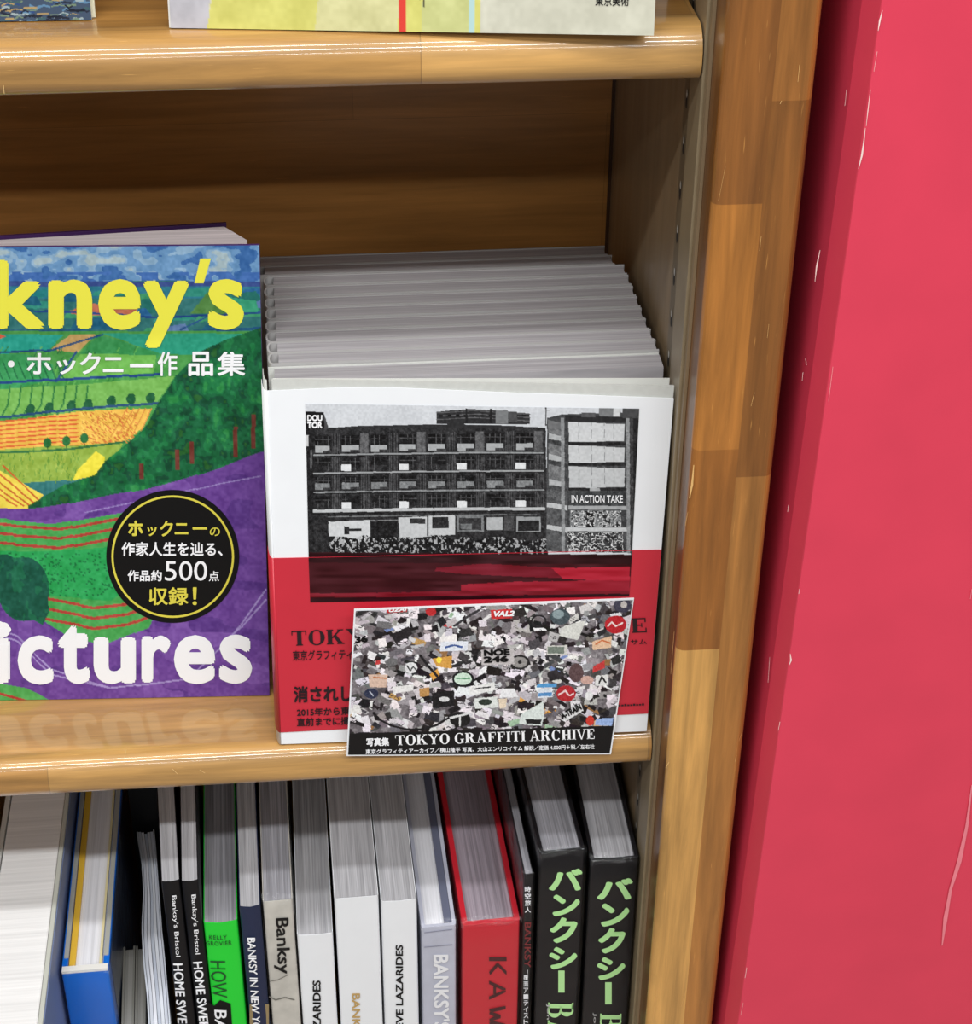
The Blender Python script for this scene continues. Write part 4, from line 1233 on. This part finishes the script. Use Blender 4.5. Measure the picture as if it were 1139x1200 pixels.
def spine_book(L, Rr, y0, yaw, label, cov, pagemat, depth=None, ct=.0004, inset=.0, soft=.0, name='book', wrapd=False, group=None, ztop=None, extra=None):
    """L, Rr: where the spine's upper corners show; y0: how far in the spine stands"""
    a, b = at(*L, 'y', y0), at(*Rr, 'y', y0)
    zt = (a[2] + b[2]) / 2 if ztop is None else ztop
    w = b[0] - a[0]; h = zt - LZ
    depth = depth or .186
    yaw = math.radians(yaw)
    w *= 1.0 / max(.9, math.cos(yaw))
    mt = Matrix.Translation((a[0], y0, LZ)) @ Matrix.Rotation(yaw, 4, 'Z')
    t = tag(empty(name, mt), label, 'book', group)
    r = min(.0016, w * .2)
    o = [(w, depth), (w, r)]
    for i in range(1, 5):
        q = i / 4 * math.pi / 2; o.append((w - r + r * math.cos(q), r - r * math.sin(q)))
    if soft: o += [(w * .75, -soft * .7), (w * .5, -soft), (w * .25, -soft * .7)]
    for i in range(0, 5):
        q = math.pi / 2 + i / 4 * math.pi / 2; o.append((r + r * math.cos(q), r - r * math.sin(q)))
    o += [(0, depth), (ct, depth), (ct, ct + .0004), (ct + .0004, ct)]
    if soft: o += [(w * .5, ct - soft)]
    o += [(w - ct - .0004, ct), (w - ct, ct + .0004), (w - ct, depth)]
    cv_ = MB().prism(o, 'z', 0, h).build('cover', cov, t, smooth_angle=.5)
    # page block, its head gently uneven
    nx, V, F = 14, [], []
    g_ = ct + .0001
    for zf in (0, 1):
        for yy in (g_ + .0006, depth - .004):
            for i in range(nx + 1):
                x = g_ + (w - 2 * g_) * i / nx
                V.append((x, yy + (.0 if yy > .05 else -soft * math.sin(math.pi * i / nx) * .8), .001 if zf == 0 else h - inset - .0003 - .0005 * random.random() * (1 if soft else .4)))
    m = nx + 1
    for i in range(nx):
        F += [(i, i + 1, m + i + 1, m + i)[::-1], (2 * m + i, 2 * m + i + 1, 3 * m + i + 1, 3 * m + i), (i, i + 1, 2 * m + i + 1, 2 * m + i), (m + i, 3 * m + i, 3 * m + i + 1, m + i + 1)]
    F += [(0, 2 * m, 3 * m, m), (nx, m + nx, 3 * m + nx, 2 * m + nx)]
    mesh_obj('page_block', V, F, pagemat, t)
    inv = np.array(mt.inverted())
    n_ = np.array(mt.to_3x3() @ Vector((0, -1, 0))); p0 = np.array(mt.translation)

    def mapper(p, off=0.0):
        out = []
        off = np.zeros(len(p)) + np.ravel(off)
        for (x, y), of_ in zip(p, off):
            v = ray(x, y); k = ((p0 - CPOS) @ n_) / (v @ n_)
            q = inv @ np.append(CPOS + v * k, 1)
            out.append((q[0], q[1] - of_ - soft * math.sin(math.pi * min(1, max(0, q[0] / w))), q[2]))
        return np.array(out)
    if wrapd:
        N1, N2 = 10, 26
        V, F = [], []
        e = .0009
        rs = random.Random(label)
        for j in range(N2 + 1):     # up the spine then back over the head
            s = j / N2
            for i in range(N1 + 1):
                x = -e + (w + 2 * e) * i / N1
                jit = rs.uniform(0, .0011) if 0 < i < N1 else 0
                if s < .5: V.append((x, -e - soft - jit * .5, h * (s * 2)))
                else: V.append((x, -e + (depth + e) * (s - .5) * 2, h + e + jit))
        m = N1 + 1
        for j in range(N2):
            for i in range(N1): F.append((j * m + i, j * m + i + 1, (j + 1) * m + i + 1, (j + 1) * m + i))
        nb = len(V)
        V += [(-e, -e, 0), (-e, depth, 0), (-e, depth, h + e), (-e, -e, h + e), (w + e, -e, 0), (w + e, depth, 0), (w + e, depth, h + e), (w + e, -e, h + e)]
        F += [(nb, nb + 3, nb + 2, nb + 1), (nb + 4, nb + 5, nb + 6, nb + 7)]
        mesh_obj('plastic_wrap', V, F, M_PLASTIC, t, smooth=True)
    return t, cv_, mapper, (w, h, depth)


PG = pages('page_edges_bright', (188, 187, 191), 'x', .36, 1100)
PG_D = pages('page_edges_soft_grey', (164, 163, 169), 'x', .42, 900)
PG_W = pages('page_edges_white', (236, 236, 240), 'x', .14, 800)
PG_M = pages('page_edges_mauve', (172, 160, 170), 'x', .34, 900)
cw = lambda s, x, y0, y1, wd, b=.02, sl=0.0, **k: (glyphs(s, b, **k), (x, y0), (x + sl, y1), wd)     # reads downwards, foot of letters at x (left)
ccw = lambda s, x, y0, y1, wd, b=.02, sl=0.0, **k: (glyphs(s, b, **k), (x + sl, y1), (x, y0), wd)    # reads upwards, foot at x (right)
BY = .010

# thick white volume at far left, reaching out past the others
wz = -.150
wA, wB = at(52, 1195, 'z', wz), at(82, 938, 'z', wz)
wyaw = math.atan2(-(wB[0] - wA[0]), wB[1] - wA[1])
bk = tag(empty('book', Matrix.Translation((wA[0] - .003, wA[1] - .02, LZ)) @ Matrix.Rotation(wyaw, 4, 'Z')), 'thick white paper-topped volume with grey right board, left of the blue spine book', 'book')
hh = wz - LZ
PG_X = pages('white_page_edges_crosswise', (234, 233, 232), 'y', .08, 420)
MB().box(-.0345, -.0006, .002, .240, .001, hh - .0012).build('page_block', PG_X, bk)
MB().box(.0, .0028, 0, .243, 0, hh + .001).build('cover_board', plain('grey_green_board', (196, 198, 188), .5), bk, bevel=.0006)
MB().box(.0028, .0034, .001, .242, .001, hh - .0005).build('blue_reflection_side', plain('reflected_blue_tint', (124, 138, 176), .5), bk)  # blue reflected off the next book, put into this face's colour
MB().box(-.0385, -.0352, 0, .243, 0, hh).build('cover_board', plain('pale_board', (206, 206, 200), .5), bk, bevel=.0006)
MB().box(-.0383, .0027, -.0022, -.0002, 0, hh - .002).build('spine', plain('pale_spine', (222, 222, 220), .5), bk)
# sliver of an olive book at the frame's edge
ob = tag(empty('book', Matrix.Translation((-.4165, .0, LZ)) @ Matrix.Rotation(math.radians(1.0), 4, 'Z')), 'dark olive book in loose plastic at the far left of the lower shelf', 'book')
MB().box(.0, .018, .062, .20, 0, .20).build('cover', plain('olive_cover', (92, 86, 58), .35, coat=.3), ob, bevel=.0008)
MB().box(.001, .0165, .05, .19, .001, .1965).build('page_block', PG_D, ob)

t, c, mp, dm = spine_book((72, 1142), (127, 1137), BY, 1.3, 'blue spined hardback with a yellow endpaper stripe, wrapped in clear plastic', plain('royal_blue_cover', (2, 108, 212), .3, coat=.4), PG_W, ct=.0034, inset=.004, wrapd=True)
w_, h_, d_ = dm
MB().box(.0036, .0072, .004, d_ - .004, .002, h_ - .0022).build('yellow_endpaper', plain('yellow_paper', (238, 190, 60), .6), t)
MB().box(w_ - .0062, w_ - .0048, .004, d_ - .004, .002, h_ - .0022).build('cream_endpaper', plain('cream_paper', (228, 214, 160), .6), t)
MB().box(.0004, w_ - .0004, -.0001, .0040, h_ - .0002, h_ + .0018).build('head_edge', plain('bare_white_board', (228, 226, 220), .6), t)
MB().box(w_ - .0001, w_ + .0007, .010, d_, .0, h_ - .001).build('navy_board', plain('navy_cover', (30, 52, 88), .3, coat=.3), t)
MB().box(.0008, .0034, .012, d_, h_ - .0004, h_ + .0006).build('board_edge', plain('grey_board_edge', (172, 172, 164), .6), t)
MB().box(w_ - .0034, w_ - .0006, .012, d_, h_ - .0004, h_ + .0006).build('board_edge', plain('grey_board_edge', (172, 172, 164), .6), t)

# two low grey books, then an added black one that darkens the gap
for (fl_, w_, lab) in [((-.3120, .0018), .0075, 'low grey book right behind the blue spined hardback'), ((-.3040, .0018), .0065, 'second low grey book, between the blue hardback and the loose paper magazine')]:
    t = tag(empty('book', Matrix.Translation((fl_[0], fl_[1], LZ)) @ Matrix.Rotation(math.radians(3), 4, 'Z')), lab, 'book', 'low grey books')
    h2 = -.222 - LZ
    MB().prism([(0, .076), (0, 0), (w_, 0), (w_, .076), (w_ - .0012, .076), (w_ - .0012, .0012), (.0012, .0012), (.0012, .076)], 'z', 0, h2).build('cover', plain('grey_cloth_cover', (132, 130, 122), .6), t)
    MB().box(.0013, w_ - .0013, .0014, .074, .001, h2 - .001).build('page_block', pages('page_edges_dull', (150, 148, 142), 'x', .2, 900), t)
t = tag(empty('book', Matrix.Translation((-.3140, .166, LZ))), 'added black book darkening the gap beside the blue hardback', 'book')
MB().prism([(0, .075), (0, 0), (.026, 0), (.026, .075), (.0245, .075), (.0245, .0015), (.0015, .0015), (.0015, .075)], 'z', 0, .30).build('cover', plain('gap_fill_black', (16, 16, 18), .5), t)
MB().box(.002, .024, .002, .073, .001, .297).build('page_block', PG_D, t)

# limp magazine with wavy leaves
t = tag(empty('magazine', Matrix.Translation((0, 0, LZ))), 'limp crumpled grey paged magazine left of the two black spined books', 'magazine')
mz = -.2


def wavy(nleaf, left0, right0, name, mat, dz=0.0, ny=26):
    """a bundle of leaves following the bent line of the magazine"""
    ctr_l = [(160, 976), (166, 1010), (168, 1050), (166, 1090), (168, 1130), (172, 1165), (174, 1200), (176, 1225)]
    ctr_r = [(181, 974), (184, 1010), (187, 1050), (190, 1090), (194, 1130), (197, 1165), (200, 1200), (202, 1225)]
    A = np.array([at(*p, 'z', mz) for p in ctr_l]); B = np.array([at(*p, 'z', mz) for p in ctr_r])
    B[:, 0] = np.minimum(B[:, 0], -.2795 - .09 * np.clip(B[:, 1], 0, 1))
    ts = np.linspace(0, 1, ny); k = np.linspace(0, 1, len(A))
    ip = lambda Q: np.stack([np.interp(ts, k, Q[:, i]) for i in range(3)], 1)
    A, B = ip(A), ip(B)
    V, F = [], []
    for i in range(ny):
        p = A[i] + (B[i] - A[i]) * left0; q = A[i] + (B[i] - A[i]) * right0
        z = mz - LZ + dz + .0006 * math.sin(i * .9 + left0 * 9)
        V += [(p[0], p[1], 0), (q[0], q[1], 0), (q[0], q[1], z), (p[0], p[1], z)]
    for i in range(ny - 1):
        o = 4 * i
        F += [(o + a, o + (a + 1) % 4, o + 4 + (a + 1) % 4, o + 4 + a) for a in range(4)]
    F += [(3, 2, 1, 0), (4 * ny - 4, 4 * ny - 3, 4 * ny - 2, 4 * ny - 1)]
    return mesh_obj(name, V, F, mat, t)


wavy(1, 0.0, .08, 'front_cover', plain('cool_white_cover', (206, 212, 222), .3, coat=.3), .001)
for q in range(5): wavy(1, .1 + q * .165, .1 + q * .165 + .145, 'leaf_bundle', plain('magazine_paper_%d' % q, [(206, 210, 220), (226, 228, 236), (192, 198, 210), (220, 224, 232), (210, 214, 224)][q], .5), -.0006 * (q % 3))
wavy(1, .93, 1.0, 'back_cover', plain('cool_white_cover', (206, 212, 222), .3, coat=.3), .001)

BLK = plain('black_cover_matt', (14, 14, 18), .45, spec=.3)
t, c, mp, dm = spine_book((189, 1034), (210.6, 1032), BY, 5.0, 'first of two thin black spined books, beside the limp magazine', BLK, PG, depth=.14, soft=.0008, group='black hand-lettered spine books')
write(c, mp, [cw("Banksy's Bristol", 199.5, 1048, 1120, 7.2, .012, 5), cw('HOME SWEET HOME', 202.5, 1128, 1257, 11.5, .02, 10)], T_WHITE, 'spine_lettering', .0004)
t, c, mp, dm = spine_book((212.4, 1034), (232, 1031), BY, 3.2, 'second of two thin black spined books, beside the bright green spine', BLK, PG, depth=.14, soft=.0008, group='black hand-lettered spine books')
write(c, mp, [cw("Banksy's Bristol", 222.5, 1047, 1117, 7.2, .012, 5), cw('HOME SWEET HOME', 226, 1126, 1254, 11, .02, 13)], T_WHITE, 'spine_lettering', .0004)

t, c, mp, dm = spine_book((238.7, 1083), (278, 1078), BY, 2.0, 'bright green spined paperback', plain('vivid_green_cover', (28, 214, 52), .4), PG_D, soft=.0012)
write(c, mp, [(glyphs('KELLY', .004, spacing=1.15), (245, 1099.4), (266, 1098.2), 4.6), (glyphs('GROVIER', .004, spacing=1.15), (241.5, 1107), (271.5, 1105), 5), cw('HOW', 246, 1125, 1168, 18, 0, 2.5)], plain('deep_green_ink', (14, 76, 30), .45), 'spine_lettering', .0004)
pt = write(c, mp, [((np.array([(0, 1), (.03, .5), (0, .05), (.3, 0), (1, 0), (1, .95), (.6, 1), (.35, .92)]), [tuple(range(8))]), (246, 1262), (276, 1260), 91)], T_BLACK, 'black_patch', .0004)
write(pt, mp, [cw('BANKSY', 251, 1182, 1262, 14.5, .01, 4)], T_WHITE, 'spine_lettering', .0007)

t, c, mp, dm = spine_book((280.5, 1063.6), (305, 1060), BY, 2.3, 'thin navy blue spined book with white capitals', plain('navy_spine_cover', (24, 37, 70), .4), PG, soft=.0014)
write(c, mp, [((np.array([(0, 0), (1, 0), (1, 1), (0, 1)]), [(0, 1, 2, 3)]), (292.5, 1262), (315, 1262), 86)], plain('tan_print', (150, 130, 92), .45), 'tan_print', .0003)
write(c, mp, [cw('BANKSY IN NEW YORK', 289.5, 1096.5, 1220, 9.5, .02, 7.5)], T_WHITE, 'spine_lettering', .0006)

t, c, mp, dm = spine_book((308, 1057), (342.5, 1055), BY, 1.9, 'stone grey spined book with large dark lettering', plain('stone_grey_cover', (202, 198, 188), .45, noise=.12, nscale=90), PG_D, wrapd=True)
write(c, mp, [cw('Banksy', 318.5, 1075.5, 1141, 19.5, .02, 3)], T_BLACK, 'spine_lettering', .0004)
cr = lambda pts, w: [((np.array([(0, 0), (1, 0), (1, 1), (0, 1)]), [(0, 1, 2, 3)]), p, q, w) for p, q in zip(pts, pts[1:])]
write(c, mp, cr([(315, 1168), (323, 1172), (334, 1169), (345, 1172)], 1.6) + cr([(316, 1150), (326, 1148), (338, 1142)], .9), plain('grey_crack_print', (120, 118, 110), .5), 'crack_print', .0004)

t, c, mp, dm = spine_book((348, 1095), (390, 1095), BY, 1.0, 'white spined book with black capitals, shorter, beside the stone grey spine', M_PAPER, PG, soft=.0006, group='white spined books')
write(c, mp, [ccw('STEVE LAZARIDES', 375.6, 1147.5, 1263, 9.4, .02, 1)], T_BLACK, 'spine_lettering', .0004)
t, c, mp, dm = spine_book((392, 1053), (443.5, 1051), BY, 1.4, 'thick white spined book with gold capitals', M_PAPER, PG, group='white spined books', wrapd=False)
write(c, mp, [cw('BANKSY', 412.5, 1163.5, 1219, 9.4, .02, .5)], plain('gold_ink', (196, 160, 96), .4), 'spine_lettering', .0004)
t, c, mp, dm = spine_book((446.6, 1056), (488.4, 1055), BY, 1.7, 'white spined book with black capitals, beside the lilac grey spine', M_PAPER, PG, soft=.0006, group='white spined books')
write(c, mp, [ccw('STEVE LAZARIDES', 472, 1106, 1219, 8.6, .02, .5)], T_BLACK, 'spine_lettering', .0004)

LIL = plain('lilac_grey_cover', (192, 194, 208), .4, coat=.2, noise=.06, nscale=80)
t, c, mp, dm = spine_book((494, 1089), (534.5, 1083), BY, 1.8, 'lilac grey spined book with large white capitals', LIL, PG_W, ct=.0022, inset=.002, wrapd=True)
write(c, mp, [cw("BANKSY'S", 507.5, 1118, 1206, 18.5, .03, 1)], T_WHITE, 'spine_lettering', .0005)
for a_, b_2 in [((497, 1093), (530, 1089)), ((497, 1110), (530, 1107))]: write(c, mp, cr([a_, b_2], .9), plain('pale_slate_print', (140, 142, 160), .5), 'frame_print', .0004)
w_, h_, d_ = dm
MB().box(w_ - .0068, w_ - .0024, .0035, d_ - .004, .002, h_ - .0004).build('slate_endpaper', plain('slate_paper', (104, 108, 128), .5), t)

t, c, mp, dm = spine_book((542, 1084), (609.6, 1081), BY, 2.3, 'thick red spined hardback with dark angular letters', plain('red_cloth_cover', (204, 38, 52), .4, coat=.15), PG_M, ct=.0032, inset=.0035, wrapd=True)
kk = []
AL = np.array


def poly_letter(polys, x, y0, y1, wd):
    """angular capital: polygons in a unit box, reading downwards"""
    for P in polys: kk.append(((AL(P), [tuple(range(len(P)))]), (x, y0), (x, y1), wd))


poly_letter([[(0, 0), (.22, 0), (.22, 1), (0, 1)], [(.3, .5), (.78, 1), (1, 1), (.5, .48)], [(.3, .46), (.82, 0), (1, .06), (.5, .52)]], 573, 1121, 1142, 20.5)
poly_letter([[(0, 0), (.18, 0), (.5, .82), (.5, 1), (.4, 1)], [(.82, 0), (1, 0), (.6, 1), (.53, 1), (.53, .78)], [(.3, .26), (.7, .26), (.7, .42), (.3, .42)]], 573, 1148.5, 1171, 19.5)
poly_letter([[(0, 1), (.16, 1), (.3, .2), (.22, 0), (.14, .04)], [(.84, 1), (1, 1), (.86, .04), (.78, 0), (.7, .2)], [(.42, .7), (.58, .7), (.74, .06), (.62, 0), (.5, .3), (.38, 0), (.26, .06)]], 573, 1178, 1203, 19.5)
poly_letter([[(.1, .8), (.3, 1), (.9, 1), (.9, .84), (.36, .84), (.28, .7), (.9, .36), (.9, .18), (.72, 0), (.1, 0), (.1, .16), (.66, .16), (.72, .3), (.1, .62)]], 573.5, 1210, 1231, 19)
write(c, mp, kk, plain('dark_maroon_ink', (72, 22, 28), .45), 'spine_lettering', .0005)

t, c, mp, dm = spine_book((614.8, 1025), (625, 1024), BY, 2.3, 'thin black spined book between the red hardback and the black green-lettered books', plain('charcoal_cover', (28, 27, 30), .4, spec=.35), PG_D, depth=.15, wrapd=True)
st_ = [(glyphs(ch, .02), (614.8, 1038 + 8 * i + 6.8), (622, 1038 + 8 * i + 6.6), 6.6) for i, ch in enumerate('時空旅人')]
st_ += [(glyphs(ch, .01), (613.4, 1142 + 7.4 * i + 6.2), (619, 1142 + 7.4 * i + 6.1), 6) for i, ch in enumerate('覆面アーティストの謎')]
st_ += cr([(617.6, 1136), (617.4, 1141)], .8)
write(c, mp, st_, T_WHITE, 'spine_lettering', .0004)
write(c, mp, [cw('BANKSY', 614.6, 1080, 1133, 7.6, .02, -.4)], plain('dim_red_ink', (128, 40, 44), .45), 'spine_lettering', .0004)

DK = plain('dark_grey_cover', (27, 26, 29), .4, spec=.22)
GB = 'black spined books with green lettering'
t, c, mp, dm = spine_book((633, 1000), (686, 998), BY, 3.0, 'black green-lettered book beside the thin black spine, second from the post', DK, PG_D, depth=.15, ct=.0022, inset=.001, wrapd=True, group=GB)
zz2 = lambda x, y: (430 + x / 3.254, 880 + y / 3.254)


def zb(s, x0, y0, x1, y1, b=.045): return (glyphs(s, b), zz2(x0, y1), zz2(x1, y1), (y1 - y0) / 3.254)


bar = (AL([(0, 0), (1, 0), (1, 1), (0, 1)]), [(0, 1, 2, 3)])
write(c, mp, [zb('バ', 692, 446, 822, 530), zb('ン', 706, 545, 812, 628), zb('ク', 696, 632, 803, 730), zb('シ', 693, 745, 802, 830), (bar, zz2(729, 919), zz2(753, 919), 84 / 3.254),
              (serif_glyphs('BANKSY'), (641.5, 1174), (639, 1300), 31)], T_GREEN, 'spine_lettering', .0005)
write(c, mp, [cw('Jon BLAKE', 640, 1175, 1240, 4.2, .01, -1)], plain('soft_white_ink', (196, 196, 196), .5), 'author_lettering', .0005)
t, c, mp, dm = spine_book((692.5, 1010), (748.5, 1004), BY, .2, 'black green-lettered book at the right end of the row, beside the post', DK, PG, ct=.0022, inset=.001, wrapd=True, group=GB, soft=.0006)
write(c, mp, [zb('バ', 875, 480, 1014, 562), zb('ン', 890, 575, 1000, 664), zb('ク', 880, 668, 986, 766), zb('シ', 875, 780, 985, 868), (bar, zz2(907, 960), zz2(932, 960), 84 / 3.254),
              (serif_glyphs('BANKSY'), (702.5, 1186), (699.5, 1310), 26)], T_GREEN, 'spine_lettering', .0007)
write(c, mp, [cw('Jon BLAKE', 694.5, 1185, 1250, 4.2, .01, -1)], plain('soft_white_ink', (196, 196, 196), .5), 'author_lettering', .0007)

bpy.data.objects.remove(_fo)
